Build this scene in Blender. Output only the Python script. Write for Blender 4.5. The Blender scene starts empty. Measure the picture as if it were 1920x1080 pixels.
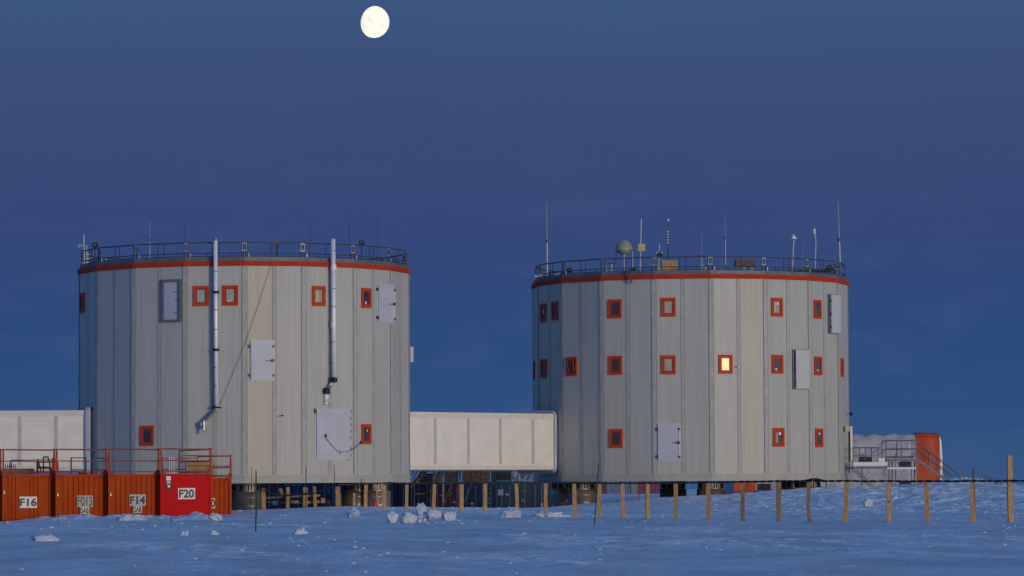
import bpy, math, random
import numpy as np
from mathutils import Vector, Matrix
random.seed(7)
sc = bpy.context.scene
COL = sc.collection
R = math.radians
# ------------------------------------------------------------------ camera
F = 6800.0; EYE = 2.0
PITCH = math.atan(367.0/F); ROLL = 0.0052
f0 = Vector((0, math.cos(PITCH), math.sin(PITCH))); r0 = Vector((1, 0, 0)); u0 = Vector((0, -math.sin(PITCH), math.cos(PITCH)))
cu = u0*math.cos(ROLL)+r0*math.sin(ROLL); cr = r0*math.cos(ROLL)-u0*math.sin(ROLL)
cam = bpy.data.cameras.new('camera'); camo = bpy.data.objects.new('camera', cam); COL.objects.link(camo)
M = Matrix.Identity(4)
for i in range(3):
    M[i][0] = cr[i]; M[i][1] = cu[i]; M[i][2] = -f0[i]
M[2][3] = EYE
camo.matrix_world = M
cam.sensor_width = 36; cam.lens = 36*F/1920; cam.clip_start = 1; cam.clip_end = 40000
sc.camera = camo
# ------------------------------------------------------------------ world, sun, exposure
SUN_EL, SUN_AZ = R(3.5), R(145)          # azimuth clockwise from +Y: behind the camera, to the right
w = bpy.data.worlds.new('World'); sc.world = w; w.use_nodes = True
nt = w.node_tree; N = nt.nodes; L = nt.links; N.clear()
out = N.new('ShaderNodeOutputWorld'); bg = N.new('ShaderNodeBackground'); L.new(bg.outputs[0], out.inputs[0])
tc = N.new('ShaderNodeTexCoord'); sep = N.new('ShaderNodeSeparateXYZ'); L.new(tc.outputs['Generated'], sep.inputs[0])
def wmath(op, a, b=None, c=None, clamp=False):
    n = N.new('ShaderNodeMath'); n.operation = op; n.use_clamp = clamp
    for i, v in enumerate((a, b, c)):
        if v is None: continue
        if isinstance(v, (int, float)): n.inputs[i].default_value = v
        else: L.new(v, n.inputs[i])
    return n.outputs[0]
def s2l(c):
    return tuple(((x/255)/12.92 if x/255 <= .04045 else ((x/255+.055)/1.055)**2.4) for x in c)
def wramp(fac, stops):
    n = N.new('ShaderNodeValToRGB'); L.new(fac, n.inputs[0]); e = n.color_ramp.elements
    n.color_ramp.interpolation = 'EASE' if False else 'LINEAR'
    e[0].position = stops[0][0]; e[0].color = (*stops[0][1], 1); e[1].position = stops[-1][0]; e[1].color = (*stops[-1][1], 1)
    for p, c in stops[1:-1]:
        x = e.new(p); x.color = (*c, 1)
    return n.outputs[0]
# faint uneven cloud bands bend the height used for the colour
nz = N.new('ShaderNodeTexNoise'); nz.inputs['Scale'].default_value = 9; nz.inputs['Detail'].default_value = 3
mp = N.new('ShaderNodeMapping'); mp.inputs['Scale'].default_value = (1, 1, 4); L.new(tc.outputs['Generated'], mp.inputs[0]); L.new(mp.outputs[0], nz.inputs[0])
z = wmath('ADD', sep.outputs[2], wmath('MULTIPLY', wmath('SUBTRACT', nz.outputs[0], .5), .012))
zz = wmath('MULTIPLY', z, 5.0, clamp=True)                                   # 0..0.2 of height
zen = wmath('POWER', wmath('MAXIMUM', sep.outputs[2], 0.0), 0.6)
low = wramp(zz, [(0, s2l((55, 86, 130))), (.04, s2l((51, 83, 129))), (.12, s2l((44, 78, 127))), (.225, s2l((45, 74, 124))), (.37, s2l((55, 72, 120))), (.48, s2l((59, 75, 121))), (.59, s2l((60, 80, 124))),
                 (.67, s2l((60, 87, 129))), (.8, s2l((60, 90, 134))), (1, s2l((60, 94, 144)))])
high = wramp(zen, [(0, s2l((60, 94, 144))), (.4, s2l((62, 99, 150))), (.7, s2l((67, 106, 161))), (1, s2l((72, 110, 166)))])
def wmix(f, a, b):
    n = N.new('ShaderNodeMix'); n.data_type = 'RGBA'
    if isinstance(f, (int, float)): n.inputs[0].default_value = f
    else: L.new(f, n.inputs[0])
    for s, v in ((6, a), (7, b)):
        if isinstance(v, tuple): n.inputs[s].default_value = (*v, 1)
        else: L.new(v, n.inputs[s])
    return n.outputs[2]
up = wmath('SMOOTH_MIN', wmath('MULTIPLY', wmath('SUBTRACT', sep.outputs[2], .15), 5.0, clamp=True), 1.0, 0.0)
anti = wmix(up, low, high)
# twilight glow round the sun's azimuth
dotn = wmath('ADD', wmath('MULTIPLY', sep.outputs[0], math.sin(SUN_AZ)), wmath('MULTIPLY', sep.outputs[1], math.cos(SUN_AZ)))
glow = wmath('MULTIPLY', wmath('POWER', wmath('MAXIMUM', dotn, 0.0), 1.6), wmath('POWER', wmath('SUBTRACT', 1.0, wmath('ABSOLUTE', sep.outputs[2])), 5.0))
gcol = wramp(wmath('MULTIPLY', sep.outputs[2], 2.5, clamp=True), [(0, (.80, .45, .24)), (.25, (.66, .50, .38)), (1, (.25, .33, .45))])
sky = N.new('ShaderNodeTexSky'); sky.sky_type = 'NISHITA'; sky.sun_disc = False; sky.sun_elevation = SUN_EL; sky.sun_rotation = SUN_AZ
sky.altitude = 3200; sky.dust_density = .3; sky.ozone_density = 2
GLOW = 0.5
def wadd(a, b, f):
    n = N.new('ShaderNodeMix'); n.data_type = 'RGBA'; n.blend_type = 'ADD'
    if isinstance(f, (int, float)): n.inputs[0].default_value = f
    else: L.new(f, n.inputs[0])
    L.new(a, n.inputs[6]); L.new(b, n.inputs[7]); return n.outputs[2]
cn = N.new('ShaderNodeTexNoise'); cn.inputs['Scale'].default_value = 26; cn.inputs['Detail'].default_value = 5
cm = N.new('ShaderNodeMapping'); cm.inputs['Scale'].default_value = (1, 1, 3.2); L.new(tc.outputs['Generated'], cm.inputs[0]); L.new(cm.outputs[0], cn.inputs[0])
cf = wmath('MULTIPLY', wmath('MULTIPLY', wmath('SUBTRACT', cn.outputs[0], .52, clamp=True), 1.3), wmath('SUBTRACT', 1.0, wmath('MULTIPLY', sep.outputs[2], 8.0, clamp=True)), clamp=True)
anti = wmix(cf, anti, s2l((84, 98, 142)))
c1 = wadd(anti, gcol, wmath('MULTIPLY', glow, GLOW))
c2 = wadd(c1, sky.outputs[0], wmath('MULTIPLY', glow, .03))
L.new(c2, bg.inputs[0]); bg.inputs[1].default_value = 1.0
sl = bpy.data.lights.new('sun', 'SUN'); sl.energy = 1.6; sl.angle = R(11); sl.color = (1, .84, .64)
so = bpy.data.objects.new('sun', sl); COL.objects.link(so)
sd = Vector((math.sin(SUN_AZ)*math.cos(SUN_EL), math.cos(SUN_AZ)*math.cos(SUN_EL), math.sin(SUN_EL)))
so.rotation_euler = sd.to_track_quat('Z', 'Y').to_euler(); so.location = (40, -60, 30)
sc.view_settings.view_transform = 'Standard'; sc.view_settings.look = 'None'; sc.view_settings.exposure = 0; sc.view_settings.gamma = 1
sc.render.engine = 'CYCLES'
sc.render.resolution_x = 1920; sc.render.resolution_y = 1080

# ------------------------------------------------------------------ helpers
def ray(px, py):
    return (f0 + cr*((px-960)/F) + cu*((540-py)/F))
def P(px, py, D):                     # point of the place seen at (px, py) at depth D (world y = D)
    d = ray(px, py); return Vector((0, 0, EYE)) + d*(D/d.y)
def X(px, D): return P(px, 905, D).x
def Z(px, py, D): return P(px, py, D).z

def mat(name, col, rough=.6, metal=0, var=.12, scale=2.0, stretch=(1, 1, 1), bump=0, bscale=20, col2=None, spec=.5, emit=None, attr=False, coord='Object'):
    m = bpy.data.materials.new(name); m.use_nodes = True; t = m.node_tree; n = t.nodes; l = t.links
    b = n['Principled BSDF']; b.inputs['Roughness'].default_value = rough; b.inputs['Metallic'].default_value = metal
    b.inputs['Specular IOR Level'].default_value = spec
    c = n.new('ShaderNodeTexCoord'); mp = n.new('ShaderNodeMapping'); mp.inputs['Scale'].default_value = stretch
    l.new(c.outputs[coord], mp.inputs[0])
    nz = n.new('ShaderNodeTexNoise'); nz.inputs['Scale'].default_value = scale; nz.inputs['Detail'].default_value = 5; l.new(mp.outputs[0], nz.inputs[0])
    r = n.new('ShaderNodeMapRange'); r.inputs[1].default_value = .3; r.inputs[2].default_value = .7; r.inputs[3].default_value = 0; r.inputs[4].default_value = 1
    l.new(nz.outputs[0], r.inputs[0])
    mx = n.new('ShaderNodeMix'); mx.data_type = 'RGBA'; l.new(r.outputs[0], mx.inputs[0])
    c2 = col2 or tuple(max(0, x*(1-2*var)) for x in col)
    mx.inputs[6].default_value = (*c2, 1); mx.inputs[7].default_value = (*col, 1)
    res = mx.outputs[2]
    if attr:
        a = n.new('ShaderNodeAttribute'); a.attribute_name = 'tint'
        m2 = n.new('ShaderNodeMix'); m2.data_type = 'RGBA'; m2.blend_type = 'MULTIPLY'; m2.inputs[0].default_value = 1
        l.new(res, m2.inputs[6]); l.new(a.outputs['Color'], m2.inputs[7]); res = m2.outputs[2]
    l.new(res, b.inputs['Base Color'])
    if bump:
        nb = n.new('ShaderNodeTexNoise'); nb.inputs['Scale'].default_value = bscale; nb.inputs['Detail'].default_value = 4; l.new(mp.outputs[0], nb.inputs[0])
        bp = n.new('ShaderNodeBump'); bp.inputs['Strength'].default_value = 1; bp.inputs['Distance'].default_value = bump; l.new(nb.outputs[0], bp.inputs['Height']); l.new(bp.outputs[0], b.inputs['Normal'])
    if emit:
        b.inputs['Emission Color'].default_value = (*emit[0], 1); b.inputs['Emission Strength'].default_value = emit[1]
    return m

class MB:
    def __init__(s): s.v = []; s.f = []; s.m = []; s.tint = []; s.starts = []
    def add(s, vs, fs, m=0, tint=None):
        o = len(s.v); s.v += [tuple(v) for v in vs]; s.starts.append(len(s.f))
        for f in fs: s.f.append(tuple(o+i for i in f)); s.m.append(m); s.tint.append(tint)
    def obox(s, c, ax, ay, az, m=0, tint=None):      # half-axes vectors
        c = Vector(c); vs = [c+ax*i+ay*j+az*k for k in (-1, 1) for j in (-1, 1) for i in (-1, 1)]
        s.add(vs, [(0, 2, 3, 1), (4, 5, 7, 6), (0, 1, 5, 4), (1, 3, 7, 5), (3, 2, 6, 7), (2, 0, 4, 6)], m, tint)
    def box(s, c, sz, m=0, tint=None):
        s.obox(c, Vector((sz[0]/2, 0, 0)), Vector((0, sz[1]/2, 0)), Vector((0, 0, sz[2]/2)), m, tint)
    def bar(s, a, b, w, d=None, m=0):                # rectangular bar between two points
        a = Vector(a); b = Vector(b); z = (b-a); L_ = z.length; z.normalize()
        x = z.cross(Vector((0, 1, 0)));
        if x.length < .01: x = Vector((1, 0, 0))
        x.normalize(); y = z.cross(x)
        s.obox((a+b)/2, x*w/2, y*(d or w)/2, z*L_/2, m)
    def tube(s, pts, r, n=8, m=0, cap=True):
        pts = [Vector(p) for p in pts]; rs = r if isinstance(r, (list, tuple)) else [r]*len(pts)
        rings = []; px = None
        for i, p in enumerate(pts):
            t = (pts[min(i+1, len(pts)-1)]-pts[max(i-1, 0)])
            if t.length < 1e-9: t = Vector((0, 0, 1))
            t.normalize()
            if px is None:
                x = t.cross(Vector((0, 1, 0)));
                if x.length < .05: x = t.cross(Vector((1, 0, 0)))
            else: x = px - t*px.dot(t)
            x.normalize(); px = x; y = t.cross(x)
            rings.append([p+(x*math.cos(2*math.pi*k/n)+y*math.sin(2*math.pi*k/n))*rs[i] for k in range(n)])
        vs = [v for rg in rings for v in rg]; fs = []
        for i in range(len(pts)-1):
            for k in range(n):
                a = i*n+k; b = i*n+(k+1) % n; fs.append((a, b, b+n, a+n))
        if cap: fs.append(tuple(range(n))[::-1]); fs.append(tuple((len(pts)-1)*n+k for k in range(n)))
        s.add(vs, fs, m)
    def lathe(s, c, prof, n=32, m=0):                # prof: (r, z)
        c = Vector(c); vs = []; fs = []
        for (r, z) in prof:
            for k in range(n):
                a = 2*math.pi*k/n; vs.append(c+Vector((r*math.cos(a), r*math.sin(a), z)))
        for i in range(len(prof)-1):
            for k in range(n):
                a = i*n+k; b = i*n+(k+1) % n; fs.append((a, b, b+n, a+n))
        s.add(vs, fs, m)
    def split(s, name, mats, parent=None, smooth=False):
        out = []; i = 0; bounds = s.starts+[len(s.f)]
        for a_, b_ in zip(bounds[:-1], bounds[1:]):
            m_ = MB(); used = sorted({i for f in s.f[a_:b_] for i in f}); ix = {v: k for k, v in enumerate(used)}
            m_.v = [s.v[i] for i in used]; m_.f = [tuple(ix[i] for i in f) for f in s.f[a_:b_]]; m_.m = s.m[a_:b_]; m_.tint = s.tint[a_:b_]
            out.append(m_.build(name, mats, parent, smooth))
        return out
    def build(s, name, mats, parent=None, smooth=False, origin=None):
        if not isinstance(mats, (list, tuple)): mats = [mats]
        if parent is not None:
            o = Vector((0, 0, 0)); q = parent
            while q: o += q.location; q = q.parent
        elif origin is not None: o = Vector(origin)
        else:
            a = np.array(s.v); o = Vector(((a[:, 0].min()+a[:, 0].max())/2, (a[:, 1].min()+a[:, 1].max())/2, a[:, 2].min()))
        me = bpy.data.meshes.new(name); me.from_pydata([tuple(Vector(v)-o) for v in s.v], [], s.f)
        for m in mats: me.materials.append(m)
        me.polygons.foreach_set('material_index', s.m)
        if smooth: me.polygons.foreach_set('use_smooth', [True]*len(s.f))
        if any(t is not None for t in s.tint):
            at = me.color_attributes.new('tint', 'FLOAT_COLOR', 'CORNER'); i = 0
            for p, t in zip(me.polygons, s.tint):
                t = t or (1, 1, 1)
                for k in p.loop_indices: at.data[k].color = (*t, 1)
        ob = bpy.data.objects.new(name, me); COL.objects.link(ob)
        if parent is not None: ob.parent = parent
        else: ob.location = o
        return ob
def tag(o, label=None, cat=None, group=None, kind=None):
    if label: o['label'] = label
    if cat: o['category'] = cat
    if group: o['group'] = group
    if kind: o['kind'] = kind
    return o
def thing(name, label, cat, loc, group=None):
    o = bpy.data.objects.new(name, None); o.location = loc; o.empty_display_size = .3; COL.objects.link(o)
    return tag(o, label, cat, group)
def text_obj(txt, p, h, m, parent, name='lettering', wscale=1.0, bold=.015, tdir=None, ndir=None):
    cu_ = bpy.data.curves.new('t', 'FONT'); cu_.body = txt; cu_.size = 1; cu_.align_x = 'CENTER'; cu_.align_y = 'CENTER'; cu_.extrude = .004/h; cu_.offset = bold
    tmp = bpy.data.objects.new('t', cu_); COL.objects.link(tmp); dg = bpy.context.evaluated_depsgraph_get(); dg.update()
    me = bpy.data.meshes.new_from_object(tmp.evaluated_get(dg)); bpy.data.objects.remove(tmp)
    co = np.array([v.co[:] for v in me.vertices]); hh = co[:, 1].max()-co[:, 1].min()
    s = h/hh; cx = (co[:, 0].max()+co[:, 0].min())/2; cy = (co[:, 1].max()+co[:, 1].min())/2
    t = Vector(tdir) if tdir else Vector((1, 0, 0)); n = Vector(ndir) if ndir else Vector((0, -1, 0))
    b = MB(); vs = [Vector(p)+t*((c[0]-cx)*s*wscale)+Vector((0, 0, 1))*((c[1]-cy)*s)+n*(c[2]*h) for c in co]
    b.add(vs, [tuple(pl.vertices) for pl in me.polygons]); return b.build(name, m, parent)

# ------------------------------------------------------------------ materials
M_white = mat('white_panel', (.84, .785, .69), .45, 0, .06, 1.2, bump=.006, bscale=14)
M_whitedull = mat('white_trim', (.62, .63, .64), .5, 0, .06, 3)
M_skirt = mat('pale_skirt', (.45, .44, .385), .6, 0, .08, 2, spec=.25)
M_band = mat('red_fascia', (.52, .050, .026), .7, 0, .12, 3, spec=.1)
M_orange = mat('orange_frame', (.56, .068, .018), .6, 0, .08, 5, spec=.15)
M_redsash = mat('red_sash', (.36, .038, .018), .45, 0, .1, 5)
M_darkglass = mat('dark_glass', (.050, .065, .085), .12, 0, .3, 1.5, spec=.6)
M_midglass = mat('grey_glass', (.14, .13, .13), .12, 0, .3, 1.5, spec=.6)
M_blind = mat('pale_blind', (.42, .45, .36), .25, 0, .1, 4, spec=.5)
M_curtain = mat('beige_curtain', (.50, .42, .31), .3, 0, .25, 5, (3, 3, .2), spec=.5)
M_lit = mat('lit_blind', (.8, .6, .3), .5, 0, .1, 3, emit=((1, .78, .38), .72))
M_steel = mat('galvanised_steel', (.50, .50, .51), .36, .85, .12, 6)
M_pipe = mat('bright_pipe', (.86, .84, .85), .38, .12, .05, 3, bump=.002, bscale=8)
M_foot = mat('foot_steel', (.34, .31, .27), .42, .6, .2, 1.5, bump=.012, bscale=5)
M_rail = mat('rail_steel', (.075, .09, .115), .6, .1, .15, 6, spec=.2)
M_railw = mat('pale_bracket', (.50, .51, .54), .45, .1, .06, 6)
M_parapet = mat('grey_parapet', (.17, .18, .20), .6, .2, .15, 2)
M_dark = mat('black_rubber', (.012, .012, .013), .6, 0, .2, 8)
M_door = mat('lilac_door', (.50, .52, .58), .5, 0, .05, 1.6, bump=.002, bscale=3)
M_doorframe = mat('grey_door_frame', (.19, .205, .235), .5, .2, .12, 3)
M_hinge = mat('dark_hinge', (.08, .085, .09), .5, .5, .15, 8)
M_wood = mat('pine_timber', (.58, .335, .14), .8, 0, .24, 7, (3, 3, .5), bump=.006, bscale=9)
M_woodend = mat('old_timber', (.26, .18, .10), .8, 0, .3, 5, (3, 3, .6), bump=.005, bscale=9)
M_crate = mat('crate_board', (.50, .33, .14), .8, 0, .15, 3)
M_crateb = mat('brown_crate_board', (.20, .11, .075), .8, 0, .2, 3)
M_org = mat('orange_paint', (.50, .072, .011), .6, 0, .12, 1.3, (1, 1, .5), bump=.004, bscale=6, spec=.06)
M_red = mat('red_paint', (.64, .012, .013), .55, 0, .05, 1.2, bump=.004, bscale=5, spec=.06)
M_railred = mat('red_rail_paint', (.44, .085, .05), .7, 0, .2, 5, spec=.12)
M_signw = mat('sign_white', (.82, .80, .73), .5, 0, .04, 6)
M_signg = mat('sign_grey', (.50, .49, .48), .55, 0, .08, 6)
M_ink = mat('sign_ink', (.07, .062, .04), .6, 0, .2, 9)
M_inkg = mat('sign_ink_ochre', (.26, .19, .07), .6, 0, .2, 9)
M_cable = mat('black_cable', (.010, .010, .014), .5, 0, .2, 20)
M_green = mat('green_cane', (.012, .055, .040), .6, 0, .2, 9)
M_green2 = mat('green_crate', (.01, .14, .10), .6, 0, .2, 5)
M_dome = mat('radome_shell', (.30, .32, .26), .5, 0, .06, 4)
M_yell = mat('pale_yellow', (.55, .48, .28), .6, 0, .08, 6)
M_mast = mat('pale_mast', (.40, .41, .46), .45, .1, .06, 5)
M_redpl = mat('extinguisher_red', (.5, .01, .01), .4, 0, .05, 5)
M_fabric = mat('white_tarpaulin', (.46, .47, .50), .6, 0, .16, 1.1, (1, 1, 2), bump=.25, bscale=1.3)
M_fabo = mat('orange_tarpaulin', (.60, .075, .012), .6, 0, .14, 1.3, (1, 1, 1), bump=.05, bscale=1.4)
M_black = mat('black_opening', (.008, .008, .010), .6, 0, .2, 4)

M_leaf = mat('pale_leaf', (.54, .56, .54), .6, 0, .05, 2, spec=.2)
def facade_mat():
    m = mat('facade_panel', (1, 1, 1), .50, .0, .03, .9, (3, 3, .12), attr=True, spec=.32)
    t = m.node_tree; n = t.nodes; l = t.links; b = n['Principled BSDF']
    uv = n.new('ShaderNodeAttribute'); uv.attribute_name = 'ruv'
    wv = n.new('ShaderNodeTexWave'); wv.inputs['Scale'].default_value = 2.2; wv.bands_direction = 'X'; wv.wave_profile = 'SIN'; wv.inputs['Distortion'].default_value = 0
    l.new(uv.outputs['Vector'], wv.inputs[0])
    nb = n.new('ShaderNodeTexNoise'); nb.inputs['Scale'].default_value = .8; nb.inputs['Detail'].default_value = 3; l.new(uv.outputs['Vector'], nb.inputs[0])
    ad = n.new('ShaderNodeMath'); ad.operation = 'MULTIPLY_ADD'; l.new(nb.outputs[0], ad.inputs[0]); ad.inputs[1].default_value = 14.0; l.new(wv.outputs[0], ad.inputs[2])
    bp = n.new('ShaderNodeBump'); bp.inputs['Strength'].default_value = 1; bp.inputs['Distance'].default_value = .0009; l.new(ad.outputs[0], bp.inputs['Height']); l.new(bp.outputs[0], b.inputs['Normal'])
    # grime: thin vertical runs and soft blotches
    st = n.new('ShaderNodeMapping'); st.inputs['Scale'].default_value = (9, .22, 1); l.new(uv.outputs['Vector'], st.inputs[0])
    ns = n.new('ShaderNodeTexNoise'); ns.inputs['Scale'].default_value = 1; ns.inputs['Detail'].default_value = 6; l.new(st.outputs[0], ns.inputs[0])
    rr = n.new('ShaderNodeMapRange'); rr.inputs[1].default_value = .35; rr.inputs[2].default_value = .75; rr.inputs[3].default_value = 1; rr.inputs[4].default_value = .86; l.new(ns.outputs[0], rr.inputs[0])
    old = b.inputs['Base Color'].links[0].from_socket
    mm = n.new('ShaderNodeMix'); mm.data_type = 'RGBA'; mm.blend_type = 'MULTIPLY'; mm.inputs[0].default_value = 1; l.new(old, mm.inputs[6]); l.new(rr.outputs[0], mm.inputs[7]); l.new(mm.outputs[2], b.inputs['Base Color'])
    return m
M_facade = facade_mat()

# ------------------------------------------------------------------ snow field
def vnoise(x, y, seed=0):
    xi = np.floor(x); yi = np.floor(y); xf = x-xi; yf = y-yi
    def h(a, b):
        v = np.sin(a*127.1+b*311.7+seed*74.7)*43758.5453; return v-np.floor(v)
    u = xf*xf*xf*(xf*(xf*6-15)+10); v = yf*yf*yf*(yf*(yf*6-15)+10)
    return (h(xi, yi)*(1-u)+h(xi+1, yi)*u)*(1-v)+(h(xi, yi+1)*(1-u)+h(xi+1, yi+1)*u)*v-.5
def fbm(x, y, o=4, seed=0):
    s = 0; a = 1
    for i in range(o): s = s+a*vnoise(x*2**i, y*2**i, seed+i); a *= .5
    return s
TX = np.array([-60, -32, -27, -21, -15, -9, 0, 5, 10, 18, 26, 32, 60.])
TD = np.array([-100, 60, 110, 135, 155, 172, 190, 205, 225, 250, 300, 420, 1000.])
TZ = np.array([
 [.4]*13,
 [.50]*13,
 [.56]*13,
 [.50, .50, .50, .52, .56, .58, .58, .58, .56, .58, .6, .6, .6],
 [.24, .24, .24, .38, .48, .58, .60, .57, .60, .66, .70, .70, .7],
 [.15, .15, .22, .42, .36, .66, .66, .62, .68, .82, .92, .95, .95],
 [.15, .15, .30, .35, .66, .84, .72, .78, .98, 1.22, 1.25, 1.25, 1.2],
 [.1, .1, .2, .3, .60, .72, .50, .92, 1.24, 1.60, 1.62, 1.58, 1.5],
 [.0, .0, .0, .0, .10, .0, -.1, .80, .98, 1.45, 1.80, 1.66, 1.4],
 [-.4, -.4, -.4, -.4, -.5, -.55, -.55, .6, 1.0, 1.3, 1.3, 1.1, .8],
 [-.4, -.4, -.4, -.4, -.4, -.4, -.4, .85, 1.0, .9, .6, .2, .1],
 [.0]*5+[.1, .3, .5, .6, .4, .1, 0, 0],
 [-.9]*13])
def ground(x, d, detail=True):
    x = np.asarray(x, float); d = np.asarray(d, float)
    xc = np.clip(x, TX[0], TX[-1]-1e-6); dc = np.clip(d, TD[0], TD[-1]-1e-6)
    i = np.clip(np.searchsorted(TX, xc, 'right')-1, 0, len(TX)-2); j = np.clip(np.searchsorted(TD, dc, 'right')-1, 0, len(TD)-2)
    u = (xc-TX[i])/(TX[i+1]-TX[i]); v = (dc-TD[j])/(TD[j+1]-TD[j])
    u = u*.5+.5*u*u*(3-2*u); v = v*.5+.5*v*v*(3-2*v)
    z = (TZ[j, i]*(1-u)+TZ[j, i+1]*u)*(1-v)+(TZ[j+1, i]*(1-u)+TZ[j+1, i+1]*u)*v
    z = z-np.maximum(d-1000, 0)*.0017
    if not detail: return z
    near = np.clip((400-d)/200, 0, 1)
    # mound by the stairs
    z = z+.42*np.exp(-((x-27.8)/2.2)**2-((d-223)/4)**2)
    # long low drifts
    z = z+near*(.055*fbm(x*.10+d*.02, d*.055, 3, 3)+.030*fbm(x*.55, d*.33, 3, 9))
    rough = np.clip((x-6)/6, 0, 1)*np.clip((d-150)/14, 0, 1)*np.clip(1.2-np.abs(x-19)/20, 0, 1)
    z = z+near*rough*(.15*fbm(x*.55-d*.12, d*.35, 5, 21)+.16*np.abs(fbm(x*1.3, d*.9, 4, 31)))
    # patches of broken crust in the foreground
    z = z+near*crust(x, d)*(.01+.05*np.abs(fbm(x*1.3, d*.9, 4, 51)))
    for q_ in POSTXY: z = z+.06*np.exp(-((x-q_[0]-.08)/.34)**2-((d-q_[1]-.25)/.6)**2)
    # low bank in front of the containers
    z = z+np.exp(-((d-171.5)/1.5)**2)*np.clip((-x-13)/1.5, 0, 1)*np.clip((x+23.5)/2, 0, 1)*(.04+.45*np.abs(fbm(x*.8, d*.6, 4, 77)))
    return z
POSTXY = []
def gz(x, d): return float(ground(x, d))
def crust(x, d):                                  # where the wind crust is broken: drawn-out patches, and the churned slope on the right
    a_ = np.clip(fbm(x*.30+d*.10, d*.055-x*.02, 4, 61)*3.6-.25, 0, 1)
    b_ = np.clip((x-5)/6, 0, 1)*np.clip((d-148)/12, 0, 1)*np.clip(.75+fbm(x*.3, d*.2, 3, 71)*1.5, 0, 1)
    c_ = np.exp(-((x+12.5)/5.5)**2-((d-118-.4*(x+12.5))/7)**2)*np.clip(.6+fbm(x*.7, d*.25, 4, 81)*2.4, 0, 1)
    e_ = np.exp(-((x-3.2)/2.4)**2-((d-90)/2.5)**2)+np.exp(-((x+9)/1.6)**2-((d-56)/1.2)**2)
    f_ = np.exp(-((d-171)/3)**2)*np.clip((-x-13)/2, 0, 1)+np.clip((x+16)/3, 0, 1)*np.clip((1-x)/3, 0, 1)*np.clip((d-158)/12, 0, 1)*np.clip(fbm(x*.6, d*.2, 3, 91)*3, 0, 1)
    return np.clip(np.maximum.reduce([a_, b_, c_*.9, e_*.8, f_*.8]), 0, 1)*np.clip((d-40)/10, 0, 1)
def line(lo, hi, step, far, n):
    mid = np.arange(lo, hi, step); g = np.geomspace(1, far, n)
    return np.concatenate([lo-g[::-1], mid, hi+g])
_fx = [460, 494, 633, 762, 866, 969, 1077, 1214, 1392, 1585, 1893, 1990]; _fd = [193, 190, 186, 178, 168, 160, 150, 142, 132, 127, 124, 123]
for q_ in (684, 720, 761, 813, 865, 910, 970, 1023, 1078, 1124, 1168, 1214, 1267, 1328, 1392, 1460, 1519, 1585, 1666, 1739, 1826, 1895):
    D_ = float(np.interp(q_, _fx, _fd)); POSTXY.append((X(q_, D_), D_))
xs = line(-40, 40, .17, 9000, 30); ds_near = np.arange(44, 262, .22)
ds = np.concatenate([-np.geomspace(1, 9000, 16)[::-1], np.linspace(0, 43, 30), ds_near, 262+np.geomspace(.3, 16000, 60)])
GX, GD = np.meshgrid(xs, ds); GZ = ground(GX, GD)
nx, nd = len(xs), len(ds)
co = np.stack([GX, GD, GZ], -1).reshape(-1, 3).astype(np.float32)
a = (np.arange(nd-1)[:, None]*nx+np.arange(nx-1)[None]).ravel()
fc = np.stack([a, a+1, a+1+nx, a+nx], -1).astype(np.int32)
me = bpy.data.meshes.new('snow_ground'); me.vertices.add(len(co)); me.vertices.foreach_set('co', co.ravel())
me.loops.add(fc.size); me.loops.foreach_set('vertex_index', fc.ravel()); me.polygons.add(len(fc))
me.polygons.foreach_set('loop_start', np.arange(0, fc.size, 4, dtype=np.int32)); me.polygons.foreach_set('loop_total', np.full(len(fc), 4, np.int32))
me.polygons.foreach_set('use_smooth', np.ones(len(fc), bool)); me.update(); me.validate()
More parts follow.
